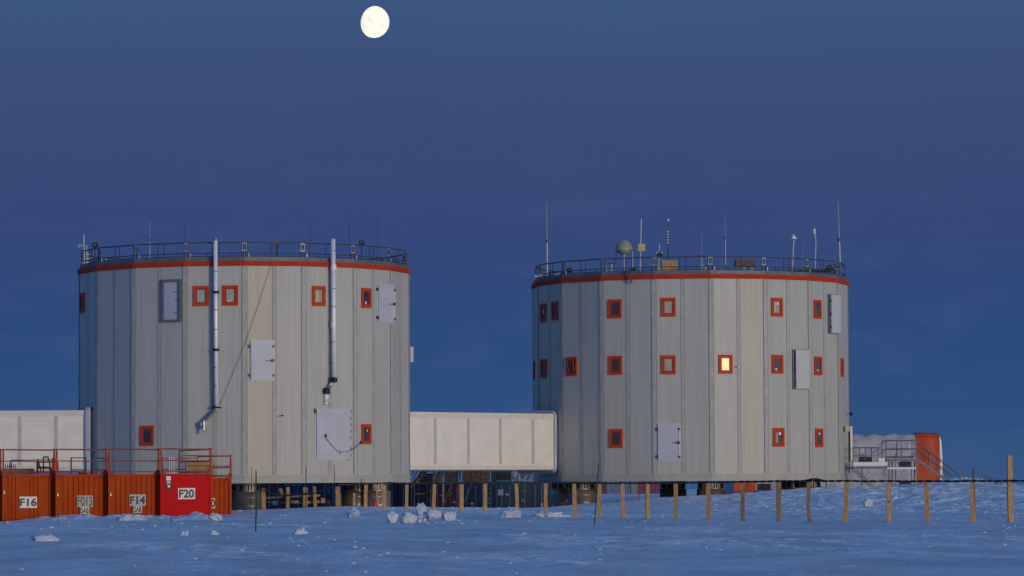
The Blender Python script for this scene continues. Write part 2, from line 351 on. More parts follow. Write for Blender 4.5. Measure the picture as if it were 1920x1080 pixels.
def snow_mat(name, base, bumps=((.9, .05), (6, .012)), rough=.65, crust=False):
    m = bpy.data.materials.new(name); m.use_nodes = True; t = m.node_tree; n = t.nodes; l = t.links; b = n['Principled BSDF']
    b.inputs['Roughness'].default_value = rough; b.inputs['Specular IOR Level'].default_value = .2
    c = n.new('ShaderNodeTexCoord'); prev = None
    def noise_(scale, det, st=(1, 1, 1)):
        mp = n.new('ShaderNodeMapping'); mp.inputs['Scale'].default_value = st; l.new(c.outputs['Object'], mp.inputs[0])
        z_ = n.new('ShaderNodeTexNoise'); z_.inputs['Scale'].default_value = scale; z_.inputs['Detail'].default_value = det; l.new(mp.outputs[0], z_.inputs[0]); return z_.outputs[0]
    def rng(v, a_, b_, c_=0, d_=1):
        q = n.new('ShaderNodeMapRange'); q.inputs[1].default_value = a_; q.inputs[2].default_value = b_; q.inputs[3].default_value = c_; q.inputs[4].default_value = d_; l.new(v, q.inputs[0]); return q.outputs[0]
    for sc_, dist in bumps:
        bp = n.new('ShaderNodeBump'); bp.inputs['Distance'].default_value = dist; bp.inputs['Strength'].default_value = 1; l.new(noise_(sc_, 6), bp.inputs['Height'])
        if prev: l.new(prev, bp.inputs['Normal'])
        prev = bp.outputs[0]
    mx = n.new('ShaderNodeMix'); mx.data_type = 'RGBA'; l.new(rng(noise_(.5, 12, (1, .35, 1)), .38, .60), mx.inputs[0]); mx.inputs[6].default_value = (*[v*.82 for v in base], 1); mx.inputs[7].default_value = (*[min(1, v*1.04) for v in base], 1)
    res = mx.outputs[2]
    if crust:                                     # broken wind crust: rougher, whiter patches drawn out by the wind
        at_ = n.new('ShaderNodeAttribute'); at_.attribute_name = 'crust'; mask = at_.outputs['Fac']
        m2 = n.new('ShaderNodeMath'); m2.operation = 'MULTIPLY'; l.new(mask, m2.inputs[0]); l.new(rng(noise_(1.5, 8, (1, .5, 1)), .38, .60), m2.inputs[1])
        bp = n.new('ShaderNodeBump'); bp.inputs['Distance'].default_value = .12; bp.inputs['Strength'].default_value = 1; l.new(m2.outputs[0], bp.inputs['Height']); l.new(prev, bp.inputs['Normal']); prev = bp.outputs[0]
        m3 = n.new('ShaderNodeMix'); m3.data_type = 'RGBA'; l.new(m2.outputs[0], m3.inputs[0]); l.new(res, m3.inputs[6]); m3.inputs[7].default_value = (.97, .96, .93, 1); res = m3.outputs[2]
    l.new(prev, b.inputs['Normal']); l.new(res, b.inputs['Base Color']); return m
M_snow = snow_mat('snow', (.69, .72, .755), ((.9, .17), (3.5, .085), (11, .03)), crust=True); me.materials.append(M_snow)
M_block = snow_mat('snow_lump', (.60, .67, .75), ((2.5, .05), (9, .02)))
g = bpy.data.objects.new('snow_ground', me); COL.objects.link(g); ca = me.attributes.new('crust', 'FLOAT', 'POINT'); ca.data.foreach_set('value', crust(GX, GD).ravel().astype(np.float32)); tag(g, kind='structure')

# ------------------------------------------------------------------ towers
def tower(name, label, cx, D, Rr, rot, zb, zt, tints):
    C = Vector((X(cx, D), D, 0)); t = Vector((-C.x, -C.y, 0)).normalized(); r = Vector((-t.y, t.x, 0))
    root = thing(name, label, 'building', (C.x, C.y, zb-1.5))
    def cp(a, rad): return C+(t*math.cos(R(a))+r*math.sin(R(a)))*rad
    ang = [rot+20*k for k in range(18)]
    prof = []                                     # panel breakpoints round the plan: corners and facet middles
    for k in range(18):
        A = cp(ang[k], Rr); B = cp(ang[k]+20, Rr); prof += [(ang[k], A, B, 0), (ang[k]+10, A, B, 1)]
    wb = MB(); uvs = []
    zs = [zb+.38, zt-.26]
    for a, A, B, h in prof:
        p0 = A.lerp(B, .5*h); p1 = A.lerp(B, .5*h+.5)
        na = ((a+180) % 360)-180
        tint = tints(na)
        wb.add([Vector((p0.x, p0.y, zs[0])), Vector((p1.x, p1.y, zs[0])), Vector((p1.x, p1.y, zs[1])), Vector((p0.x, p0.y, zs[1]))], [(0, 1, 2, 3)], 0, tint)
    wall = wb.build('wall', M_facade, root)
    at = wall.data.attributes.new('ruv', 'FLOAT_VECTOR', 'POINT')
    Wd = (cp(0, Rr)-cp(20, Rr)).length/2
    for i in range(len(prof)):
        for k, (uu, vv) in enumerate(((0, 0), (1, 0), (1, 1), (0, 1))): at.data[i*4+k].vector = (i*Wd+uu*Wd, vv*(zs[1]-zs[0]), i*3.7)
    # seam covers (butted strips with a joint at every lift)
    sb = MB(); lifts = [zb+.42]
    step = (zt-zb-.7)/4.35
    while lifts[-1]+step < zt-.5: lifts.append(lifts[-1]+step)
    lifts.append(zt-.28)
    for i, (a, A, B, h) in enumerate(prof):
        p = A.lerp(B, .5*h); tg = (B-A).normalized(); n = Vector((tg.y, -tg.x, 0))
        if n.dot(p-C) < 0: n = -n
        if h == 0:
            n = (p-C).normalized(); tg = Vector((-n.y, n.x, 0))
        wd = .12 if h == 0 else .09
        for k in range(len(lifts)-1):
            z0, z1 = lifts[k]+.02, lifts[k+1]-.02
            sb.obox(p+n*.004+Vector((0, 0, (z0+z1)/2)), tg*wd, n*.009, Vector((0, 0, (z1-z0)/2)), 0, (1.0, 1.0, 1.02))
            sb.obox(p+n*.004+Vector((0, 0, z1)), tg*(wd+.012), n*.014, Vector((0, 0, .014)), 0, (.62, .62, .64))
            q = z0+.5
            while q < z1-.2:                      # fixings down the cover
                sb.obox(p+n*.012+Vector((0, 0, q)), tg*.02, n*.006, Vector((0, 0, .02)), 0, (.5, .5, .52)); q += .62
            for sg in (-1, 1):                    # thin darker strip down each side of the cover
                sb.obox(p+n*.002+tg*(sg*(wd+.016))+Vector((0, 0, (z0+z1)/2)), tg*.010, n*.009, Vector((0, 0, (z1-z0)/2)), 0, (.68, .68, .72))
    M_seam = mats_seam
    sb.build('seam_cover', M_seam, root)
    def ring(rad0, z0, rad1, z1, nm, m, inner=None, top=False):
        b = MB()
        for k in range(18):
            A0, B0, A1, B1 = cp(ang[k], rad0), cp(ang[k]+20, rad0), cp(ang[k], rad1), cp(ang[k]+20, rad1)
            ps = [(A0, z0), (B0, z0), (B1, z1), (A1, z1)]
            b.add([Vector((p.x, p.y, z_)) for p, z_ in ps], [(0, 1, 2, 3)])
            if inner:
                A2, B2 = cp(ang[k], inner), cp(ang[k]+20, inner)
                b.add([Vector((p.x, p.y, z_)) for p, z_ in [(A1, z1), (B1, z1), (B2, z1), (A2, z1)]], [(0, 1, 2, 3)])
                b.add([Vector((p.x, p.y, z_)) for p, z_ in [(A0, z0), (B0, z0), (B2, z0), (A2, z0)]], [(3, 2, 1, 0)])
                b.add([Vector((p.x, p.y, z_)) for p, z_ in [(A2, z0), (B2, z0), (B2, z1), (A2, z1)]], [(3, 2, 1, 0)])
        return b.build(nm, m, root)
    ring(Rr+.03, zb, Rr+.03, zb+.375, 'skirt', M_skirt, inner=Rr-.3)
    fb = MB(); fb.add([Vector((cp(x_, Rr-.05).x, cp(x_, Rr-.05).y, zb+.06)) for x_ in ang][::-1], [tuple(range(18))]); fb.build('floor_slab', M_parapet, root)
    ring(Rr+.09, zt-.25, Rr+.09, zt, 'fascia', M_band, inner=Rr-.3)
    ring(Rr-.05, zt+.004, Rr-.05, zt+.22, 'parapet', M_parapet, inner=Rr-.35)
    rb = MB(); rb.add([Vector((cp(x_, Rr-.2).x, cp(x_, Rr-.2).y, zt+.05)) for x_ in ang], [tuple(range(18))]); rb.build('roof', M_parapet, root)
    # guard rail
    gb = MB(); rr_ = Rr-.14; z0, z1 = zt+.1, zt+1.0
    for k in range(18):
        A = cp(ang[k], rr_); B = cp(ang[k]+20, rr_); inn = (C-A.lerp(B, .5)).normalized()
        for zz_, rd in ((z1, .034), (zt+.43, .026), (zt+.27, .022)):
            a_, b_ = A.lerp(B, .02), A.lerp(B, .98)
            gb.tube([a_+Vector((0, 0, zz_)), b_+Vector((0, 0, zz_))], rd, 6)
        for u_ in (.045, .45, .565, .955):
            q = A.lerp(B, u_); gb.tube([q+Vector((0, 0, z0)), q+Vector((0, 0, z1))], .026, 6)
            gb.box(q+Vector((0, 0, zt+.24)), (.10, .10, .03))
        for u_ in (.02, .98): gb.tube([A.lerp(B, u_)+Vector((0, 0, zt+.27)), A.lerp(B, u_)+Vector((0, 0, z1))], .02, 6)
        for u_ in (.35, .75): gb.tube([A.lerp(B, u_)+Vector((0, 0, zt+.24)), A.lerp(B, u_)+inn*.6+Vector((0, 0, zt+.5))], .015, 5)
    gb.build('guard_rail', M_rail, root)
    for k in range(18):
        q = cp(ang[k], rr_-.02); n = (q-C).normalized(); tg = Vector((-n.y, n.x, 0)); b = MB()
        for zz_ in (zt+.95, zt+.57): b.obox(q+Vector((0, 0, zz_)), tg*.17, n*.01, Vector((0, 0, .035)))
        for sg in (-1, 1): b.obox(q+tg*(sg*.10)+Vector((0, 0, zt+.76)), tg*.012, n*.008, Vector((0, 0, .154)))
        b.build('rail_bracket', M_railw, root); b = MB(); b.obox(q+tg*.24+Vector((0, 0, zt+.32)), tg*.025, n*.02, Vector((0, 0, .12))); b.build('rail_clip', M_railw, root)
    root_info = dict(root=root, C=C, t=t, r=r, R=Rr, ang=ang, cp=cp, zb=zb, zt=zt)
    return root_info
mats_seam = mat('seam_cover', (.47, .465, .425), .6, .0, .1, 4, (1, 1, .4), attr=True, spec=.2)
def hit(T, px, py):
    d = ray(px, py); o = Vector((0, 0, EYE)); best = None
    for a in T['ang']:
        A = T['cp'](a, T['R']); B = T['cp'](a+20, T['R']); tg = (B-A).normalized(); n = Vector((tg.y, -tg.x, 0))
        if n.dot((A+B)/2-T['C']) < 0: n = -n
        dn = d.dot(n)
        if dn >= 0: continue
        s = (A-o).dot(n)/dn; p = o+d*s; q = (p-A).dot(tg); Ln = (B-A).length
        if -.02 <= q <= Ln+.02:
            if tg.x < 0: tg = -tg
            return p, tg, n
    return None
def fr(T, x0, y0, x1, y1):
    cx, cy = (x0+x1)/2, (y0+y1)/2; p, tg, n = hit(T, cx, cy)
    def w_(px):
        d = ray(px, cy); o = Vector((0, 0, EYE)); s = (p-o).dot(n)/d.dot(n); return (o+d*s-p).dot(tg)
    d = p.y/F
    return p, tg, n, w_(x1)-w_(x0), (y1-y0)*d
UP = Vector((0, 0, 1))
def lbox(b, p, tg, n, x, z, off, w, h, d, m=0):
    b.obox(p+tg*x+UP*z+n*(off+d/2), tg*(w/2), n*(d/2), UP*(h/2), m)
def frame_ring(b, p, tg, n, w, h, bw, off, d, m=0, cx=0, cz=0):
    lbox(b, p, tg, n, cx, cz+h/2-bw/2, off, w, bw, d, m); lbox(b, p, tg, n, cx, cz-h/2+bw/2, off, w, bw, d, m)
    lbox(b, p, tg, n, cx-w/2+bw/2, cz, off, bw, h-2*bw, d, m); lbox(b, p, tg, n, cx+w/2-bw/2, cz, off, bw, h-2*bw, d, m)
def window(T, px, py, glass, sill=None, tilt=False):
    p, tg, n = hit(T, px, py); W_, H_ = .84, 1.08
    # slide along the facet so it stays inside
    b = MB(); frame_ring(b, p, tg, n, W_, H_, .115, 0, .07); frame_ring(b, p, tg, n, W_-.23, H_-.23, .03, 0, .045)
    wo = b.build('window', M_orange, T['root'])
    s = MB()
    if tilt:
        up = (UP*math.cos(.18)+n*math.sin(.18)).normalized(); n2 = tg.cross(up); n2 = n2 if n2.dot(n) > 0 else -n2
        q = p-UP*.35+n*.02
        for (x_, z_, w2, h2) in ((0, .04, .5, .06), (0, .74, .5, .06), (-.23, .39, .05, .76), (.23, .39, .05, .76)):
            s.obox(q+tg*x_+up*z_+n2*.03, tg*(w2/2), n2*.02, up*(h2/2))
        s.build('sash', M_orange, wo)
        g_ = MB(); g_.obox(q+up*.39+n2*.025, tg*.2, n2*.008, up*.33); g_.build('pane', M_darkglass, wo)
        k = MB(); lbox(k, p, tg, n, 0, 0, 0.002, .55, .79, .012); k.build('opening', M_black, wo)
        return wo
    frame_ring(s, p, tg, n, .55, .79, .062, 0, .035); s.build('sash', M_redsash, wo)
    g_ = MB(); lbox(g_, p, tg, n, 0, 0, 0.002, .43, .67, .012)
    if glass == 'half': g_.build('pane', M_midglass, wo)
    else: g_.build('pane', {'dark': M_darkglass, 'mid': M_midglass, 'blind': M_blind, 'curtain': M_curtain, 'lit': M_lit}[glass], wo)
    if sill:
        k = MB()
        for (x_, z_, w2, h2) in sill: lbox(k, p, tg, n, x_, z_, .0145, w2, h2, .006)
        k.split('ornament', M_signw, wo)
    if glass in ('half', 'curtain'):
        k = MB(); lbox(k, p, tg, n, -.11, -.02, .0145, .16, .60, .004); k.build('curtain', M_curtain if glass == 'half' else M_yell, wo)
    return wo
def hatch(T, x0, y0, x1, y1, style):
    p, tg, n, W_, H_ = fr(T, x0, y0, x1, y1); root = T['root']; b = MB()
    if style == 'framed':                         # deep grey frame round a pale leaf
        frame_ring(b, p, tg, n, W_, H_, .13, 0, .16); dr = b.build('hatch', M_doorframe, root)
        k = MB(); lbox(k, p, tg, n, -.03, 0, 0.01, W_-.34, H_-.27, .07); k.build('leaf', M_door, dr)
        k = MB(); lbox(k, p, tg, n, W_*.22, .45, .085, .22, .03, .03); lbox(k, p, tg, n, W_*.22, -.62, .085, .20, .03, .03); lbox(k, p, tg, n, W_*.40, .02, .165, .06, .09, .04); k.build('handle', M_hinge, dr)
    elif style == 'side':                         # pale leaf standing proud with dark return on its left
        frame_ring(b, p, tg, n, W_, H_, .07, 0, .10); dr = b.build('hatch', M_doorframe, root)
        k = MB(); lbox(k, p, tg, n, W_*.06, 0, .105, W_*.86, H_-.06, .10); k.build('leaf', M_leaf, dr)
        k = MB()
        for z_ in (H_*.33, 0, -H_*.33): lbox(k, p, tg, n, -W_*.41, z_, .105, .07, .16, .08)
        k.split('hinge', M_hinge, dr)
    else:
        lbox(b, p, tg, n, 0, 0, 0.005, W_, H_, .03); dr = b.build('door' if style == 'big' else 'hatch', M_whitedull, root)
        k = MB(); lbox(k, p, tg, n, .015, .01, .037, W_-.10, H_-.07, .09); k.build('leaf', M_door, dr)
        if style == 'big':
            k = MB()
            lbox(k, p, tg, n, -W_/2-.01, H_*.46, .02, .05, .26, .1); lbox(k, p, tg, n, W_/2, H_*.46, .02, .08, .09, .1)
            for z_ in (.9, .55, .2, -.15, -.75, -1.1): lbox(k, p, tg, n, W_/2-.01, z_*H_*.36, .04, .05, .16, .09)
            lbox(k, p, tg, n, W_*.44, -H_*.49, .03, .07, .05, .08)
            k.split('hinge', M_hinge, dr)
            k = MB(); lbox(k, p, tg, n, .2, -.55, .128, .012, 1.1, .006); k.build('seam', M_whitedull, dr)
        else:
            k = MB()
            for z_ in (H_*.35, -H_*.36): lbox(k, p, tg, n, -W_/2, z_, .03, .10, .17, .08)
            k.split('hinge', M_hinge, dr)
            k = MB(); zh = H_*.0
            lbox(k, p, tg, n, W_*.46, 0, .128, .05, H_*.78, .04); k.build('lock_bar', M_signw, dr)
            k = MB()
            for z_ in (H_*.35, -H_*.37): lbox(k, p, tg, n, W_*.46, z_, .170, .09, .12, .03)
            lbox(k, p, tg, n, W_*.43, zh, .170, .14, .14, .05); k.tube([p+tg*(W_*.38)+n*.19+UP*zh, p+tg*(W_*.14)+n*.2+UP*(zh-.02)], .018, 6)
            k.build('handle', M_hinge, dr)
    return dr

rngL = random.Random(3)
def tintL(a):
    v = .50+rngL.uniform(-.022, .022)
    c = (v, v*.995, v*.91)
    if -1 < a < 9: c = (.53, .49, .385)            # warm-toned panel: low-sun glow on this facet put into its tint
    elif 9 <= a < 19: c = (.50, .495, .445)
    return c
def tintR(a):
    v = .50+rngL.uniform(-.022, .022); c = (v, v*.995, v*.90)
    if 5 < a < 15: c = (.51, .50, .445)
    if 15 < a < 26: c = (.53, .49, .40)  # the facet's warm sun glow is put into the panel tint
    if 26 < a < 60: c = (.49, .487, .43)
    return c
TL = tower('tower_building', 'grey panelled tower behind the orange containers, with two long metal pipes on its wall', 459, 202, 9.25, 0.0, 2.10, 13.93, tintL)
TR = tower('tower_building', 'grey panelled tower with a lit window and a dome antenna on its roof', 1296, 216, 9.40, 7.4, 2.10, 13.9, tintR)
for px, py, gl in ((155, 568, 'dark'), (377, 555, 'blind'), (432, 554, 'blind'), (597, 555, 'curtain'), (686, 559, 'dark'), (276, 817, 'dark'), (686, 814, 'dark')):
    window(TL, px, py, gl, sill={432: [(-.1, -.28, .12, .1), (.04, -.27, .05, .12)], 686: [(-.02, -.26, .12, .14)] if py < 600 else [(.1, .2, .07, .14)]}.get(px))
for px, py, gl, sl_ in ((1019.5, 587, 'dark', [(-.03, .1, .08, .3)]), (1041, 583, 'dark', None), (1153, 579, 'dark', None), (1253, 576, 'blind', None), (1456, 576, 'curtain', [(.08, .2, .13, .14)]), (1532, 580, 'mid', None),
                  (1002.2, 694, 'dark', None), (1020, 691, 'dark', None), (1154, 685, 'dark', None), (1253, 684, 'blind', None), (1360, 683, 'lit', None), (1457, 683, 'mid', [(-.08, -.27, .13, .12)]), (1533, 686, 'mid', [(-.08, -.26, .07, .12), (.1, -.26, .07, .12)]), (1578, 689, 'mid', None),
                  (1155, 822, 'dark', None), (1459, 820, 'half', [(.12, .22, .16, .18)]), (1535, 821, 'mid', [(.06, .24, .16, .12)])):
    window(TR, px, py, gl, sl_)
window(TR, 1072.5, 687, 'dark', tilt=True)
hatch(TL, 305, 524, 341, 604, 'framed'); hatch(TL, 468, 638, 514, 714, 'plain'); hatch(TL, 706, 532, 737, 607, 'plain'); hatch(TL, 590, 767, 656, 863, 'big')
hatch(TR, 1551.5, 552, 1571, 626, 'side'); hatch(TR, 1485, 655, 1514, 730, 'side'); hatch(TR, 1232, 794, 1276, 866, 'plain')
# small hatch leaf standing open on the tower's far right side
b = MB(); p = P(772.5, 665, 202.3); b.box(p, (.16, .9, .86)); b.box(p-Vector((.13, 0, 0)), (.12, .5, .5)); b.build('hatch', M_whitedull, TL['root'])
# small sensor by the lit window
p, tg, n = hit(TR, 1380, 688); b = MB(); lbox(b, p, tg, n, 0, 0, 0, .14, .07, .08); lbox(b, p, tg, n, .14, 0, .03, .10, .06, .06, 1); b.build('sensor', [M_hinge, M_signw], TR['root'])
p, tg, n = hit(TL, 528, 779); b = MB(); b.tube([p, p+n*.25+tg*.04, p+n*.28-tg*.08-UP*.03], .03, 6); b.build('hook', M_dark, TL['root'])

# exhaust pipes
def wallpt(T, px, py, off):
    p, tg, n = hit(T, px, py); return P(px, py, p.y-off/max(.3, -n.y)*1.0)
def pipe1():
    D = hit(TL, 405, 600)[0].y-.33; pp = lambda x, y: P(x, y, D)
    b = MB(); b.tube([pp(404, 447), pp(404.3, 600), pp(406, 768)], .113, 16); pipe = b.build('exhaust_pipe', M_pipe, TL['root'], True)
    k = MB()
    for y in (509, 548.5, 581, 618, 656, 689, 724, 762):
        k.tube([pp(404.5, y-.6), pp(404.5, y+.6)], .121, 16)
    k.split('joint_ring', M_hinge, pipe)
    k = MB()
    for y in (548, 656):
        q = pp(404.7, y); k.tube([q-UP*.07, q+UP*.07], .16, 16); k.box(q+Vector((0, .15, 0)), (.34, .3, .06)); k.box(q+Vector((0, .15, .15)), (.22, .3, .04))
    q = pp(405.6, 764); k.box(q+Vector((0, .12, 0)), (.5, .3, .06)); k.box(q, (.3, .3, .10))
    k.build('clamp', M_dark, pipe)
    k = MB(); k.lathe(pp(404, 449), [(.115, -.05), (.135, -.05), (.135, .03), (.118, .03), (.118, .12), (.02, .16)], 16); k.build('cowl', M_steel, pipe, True)
    k = MB(); k.tube([pp(406, 765), pp(401, 772), pp(385, 788), pp(382.5, 796)], .075, 10); k.build('elbow', M_doorframe, pipe, True)
    k = MB(); q = pp(383, 796); k.tube([q+Vector((0, .25, 0)), q+Vector((0, -.06, 0))], .20, 20); k.build('flange', M_door, pipe)
    k = MB(); k.tube([pp(382.5, 789)+Vector((0, -.1, 0)), pp(382.5, 806)+Vector((0, -.1, 0)), pp(382.5, 812)+Vector((0, -.1, 0))], [.06, .07, .045], 12); k.box(pp(382.5, 798)+Vector((0, -.1, 0)), (.34, .05, .03)); k.build('valve', M_steel, pipe)
def pipe2():
    D = hit(TL, 625, 600)[0].y-.36; pp = lambda x, y: P(x, y, D)
    b = MB(); b.tube([pp(624.5, 448), pp(625.5, 600), pp(626.5, 709)], .125, 16); pipe = b.build('exhaust_pipe', M_pipe, TL['root'], True)
    k = MB()
    for y in (470, 541, 575, 641, 681): k.tube([pp(625.5, y-.5), pp(625.5, y+.5)], .132, 16)
    k.split('joint_ring', M_hinge, pipe)
    k = MB()
    for y in (501, 608):
        q = pp(625.3, y); k.tube([q-UP*.14, q+UP*.14], .155, 16); k.box(q+Vector((0, .2, -.13)), (.36, .3, .04))
    k.build('clamp', M_pipe, pipe)
    k = MB()
    q = pp(626, 712); k.lathe(q, [(.1, .13), (.19, .12), (.2, .05), (.17, .02), (.2, -.03), (.19, -.12), (.1, -.14)], 16)
    q = pp(612, 733); k.lathe(q, [(.1, .16), (.19, .14), (.17, .07), (.22, .03), (.18, -.02), (.22, -.08), (.15, -.17)], 16)
    k.split('rubber_sleeve', M_dark, pipe, True)
    k = MB(); k.tube([pp(625, 714), pp(619, 722), pp(613, 731)], .095, 12); k.build('elbow', M_steel, pipe, True)
    k = MB(); k.tube([pp(611.5, 736), pp(611.8, 754)], .14, 16); k.tube([pp(611, 754), pp(611, 759)], .1, 12); k.build('outlet', M_pipe, pipe, True)
pipe1(); pipe2()
# slack wire from the roof edge down to the pipe's foot, and the tether across the big door
b = MB(); n0 = P(508, 492, hit(TL, 508, 520)[0].y-.12); e = P(413, 757, hit(TL, 413, 757)[0].y-.1); pts = []
for i in range(13):
    u = i/12; x_ = 507*(1-u)+413*u+5*math.sin(math.pi*u); y_ = 500*(1-u)+757*u; pts.append(P(x_, y_, hit(TL, x_, y_)[0].y-.09))
pts.insert(0, P(508, 491, pts[0].y-.1)); b.tube(pts, .009, 5); b.build('wire', M_hinge, TL['root'])
b = MB(); pts = []
for (x_, y_) in ((608, 818), (613, 824), (622, 835), (632, 845), (642, 848), (654, 846), (664, 841), (675, 831)): pts.append(P(x_, y_, hit(TL, x_, y_)[0].y-.18))
b.tube(pts, .014, 5); b.tube([P(637, 847, hit(TL, 637, 847)[0].y-.17), P(637.5, 853, hit(TL, 637, 850)[0].y-.17)], .014, 5)
for (x_, y_) in ((608, 817), (675.5, 830)):
    p, tg, n = hit(TL, x_, y_); lbox(b, p, tg, n, 0, 0, .1 if x_ < 650 else 0, .14, .17, .08)
b.build('tether', M_hinge, TL['root'])
# curved vent hose over the right tower's edge
b = MB(); D = hit(TR, 1183, 540)[0].y
b.tube([P(1189, 505, D+.6), P(1184.5, 504, D+.2), P(1181, 508, D-.22), P(1180.5, 516, D-.3), P(1182, 524, D-.3), P(1184, 530, D-.25)], .045, 8); b.tube([P(1183, 528, D-.28), P(1187, 530, D-.2)], .03, 6, 1); b.build('hose', [M_hinge, M_steel], TR['root'], True)
# fittings on the right tower's right edge
b = MB(); D = 216; x_ = X(1594.5, D); b.box((x_-.04, D-1.2, Z(1594, 832, D)), (.12, .4, 2.05)); b.build('cable_duct', M_signw, TR['root'])
b = MB(); b.box(P(1589.5, 804, 213.2), (.34, .35, .30)); b.build('junction_box', M_yell, TR['root'])
b = MB(); b.lathe(P(1595.5, 776, 214), [(.0, -.12), (.06, -.1), (.10, 0), (.06, .1), (0, .12)], 10); b.tube([P(1591, 776, 214), P(1596, 776, 214)], .03, 6); b.build('horn', M_dark, TR['root'])

# feet
def foot(T, px, D, zbase, rad=.82, ):
    x = X(px, D); zt = T['zb']+.055; H = zt-zbase
    b = MB(); b.lathe((x, D, zt), [(rad*1.0, -H), (rad, -.86), (rad*1.012, -.85), (rad*1.012, -.80), (rad, -.79), (rad, -.52), (rad*.9, -.5)], 40)
    ft = b.build('support_leg', M_foot, T['root'], True)
    k = MB(); k.lathe((x, D, zt), [(rad*.86, -.5), (rad*.86, -.13)], 40)
    k.build('inner_sleeve', M_foot, ft, True)
    k = MB()
    for i in range(10):
        for s_ in (-.055, .055):
            a_ = 2*math.pi*i/10+s_*1.6; q = Vector((x+math.cos(a_)*rad*.87, D+math.sin(a_)*rad*.87, zt-.30)); k.obox(q, Vector((-math.sin(a_), math.cos(a_), 0))*.035, Vector((math.cos(a_), math.sin(a_), 0))*.05, UP*.165)
    k.split('slot', M_dark, ft)
    k = MB(); k.lathe((x, D, zt), [(0, -.13), (rad*1.04, -.13), (rad*1.04, -.06), (rad*1.0, -.06), (rad*1.0, 0), (0, 0)], 40); k.build('cap_plate', M_woodend if False else M_foot, ft)
    k = MB(); k.lathe((x, D, zt), [(rad*1.01, -1.30), (rad*1.03, -1.30), (rad*1.03, -1.24), (rad*1.01, -1.24)], 40); k.build('hoop', M_foot, ft)
    return ft
for px, D in ((463, 195.2), (704, 198.3), (668, 206), (215, 198), (250, 206), (459, 210)): foot(TL, px, D, .35)
for px, D in ((1091, 211.5), (1058, 221), (1262, 223), (1333, 208.8), (1514, 212.5), (1486, 223)): foot(TR, px, D, .45 if D < 220 else .9)

# ------------------------------------------------------------------ bridges
def bridge(label, A, B, z0, z1, joints, collar_at, dz=0.0, collar_left=False):
    A = Vector(A); B = Vector(B); u = (B-A).normalized(); v = Vector((-u.y, u.x, 0)); v = v if v.y > 0 else -v; Wd = 3.0
    root = thing('covered_bridge', label, 'walkway', (A.x, A.y, z0)); Lh = (B-A).length; cen = (A+B)/2
    b = MB(); b.obox(Vector((cen.x, cen.y, (z0+z1)/2))+v*(Wd/2), u*(Lh/2), v*(Wd/2), UP*((z1-z0)/2)); b.build('wall', M_white, root)
    b = MB()
    for (za, zb_) in ((z1-.30, z1+.03), (z0-.02, z0+.24)): b.obox(Vector((cen.x, cen.y, (za+zb_)/2))-v*.015, u*(Lh/2), v*.02, UP*((zb_-za)/2))
    b.build('edge_trim', M_white if False else mats_trim, root)
    for j in joints:
        q = A+u*((j-A.x)/u.x); b = MB(); b.obox(Vector((q.x, q.y, (z0+z1)/2))-v*.012, u*.10, v*.014, UP*((z1-z0)/2-.29+.0)); b.build('joint_cover', M_signg if False else mats_joint, root)
    # under-frame
    b = MB(); b.obox(Vector((cen.x, cen.y, z0-.06))+v*(Wd/2), u*(Lh/2-.05), v*(Wd/2-.08), UP*.035); b.build('under_frame', M_parapet, root)
    # rounded rubber-edged collar
    q = A+u*((collar_at-A.x)/u.x); b = MB(); pts = []
    cy_, cz_ = Wd/2, (z0+z1)/2; hw, hz, rad = Wd/2+.12, (z1-z0)/2+.16, .35
    for k in range(33):
        a_ = 2*math.pi*k/32; c_, s_ = math.cos(a_), math.sin(a_)
        yy = (hw-rad)*(1 if c_ > 1e-6 else -1 if c_ < -1e-6 else 0)+rad*c_; zz_ = (hz-rad)*(1 if s_ > 1e-6 else -1 if s_ < -1e-6 else 0)+rad*s_
        pts.append(Vector((q.x, q.y, 0))+v*(cy_+yy)+UP*(cz_+zz_))
    vs = []; fs = []
    for k, p_ in enumerate(pts):
        c0 = Vector((q.x, q.y, 0))+v*cy_+UP*cz_; dr = (p_-c0); dr.normalize(); n1 = u
        for (o1, o2) in ((-.15, -.22), (-.15, .02), (-.06, .09), (.10, .09), (.17, .02), (.17, -.22)): vs.append(p_+n1*o1+dr*o2)
    for k in range(len(pts)-1):
        for j in range(5): fs.append((k*6+j, k*6+j+1, k*6+j+7, k*6+j+6))
    b.add(vs, fs); b.build('collar', mats_collar, root)
    vs = []; fs = []; b = MB(); sg = -1 if collar_left else 1
    for k, p_ in enumerate(pts):
        dr = (p_-c0); dr.normalize()
        for o1 in (.172, .25): vs.append(p_+u*(o1*sg if True else 0)+dr*.03)
    for k in range(len(pts)-1): fs.append((k*2, k*2+1, k*2+3, k*2+2))
    b.add(vs, fs); b.build('gasket', M_dark, root)
    return root
mats_trim = mat('bridge_trim', (.74, .69, .61), .4, 0, .06, 2)
mats_joint = mat('bridge_joint', (.60, .58, .54), .45, .1, .1, 4)
mats_collar = mat('collar_grey', (.42, .46, .55), .42, 0, .05, 3)
bx0 = P(760, 830, 202.6); bx1 = P(1046, 830, 211.4)
bridge('white covered bridge joining the two grey towers', (bx0.x, 202.6, 0), (bx1.x, 211.4, 0), 2.83, 6.02, [P(x_, 830, 202.6+(x_-760)/286*8.8).x for x_ in (816, 878, 938, 999)], P(1041, 830, 211.2).x)
lx1 = P(172, 830, 198.6)
bridge('white covered bridge leaving the left tower toward the left edge of the view', (X(-330, 197.2), 197.2, 0), (lx1.x+.4, 197.3, 0), 2.85, 6.08, [P(x_, 830, 197.2).x for x_ in (-98, -29, 37, 105)], P(164, 830, 197.2).x)

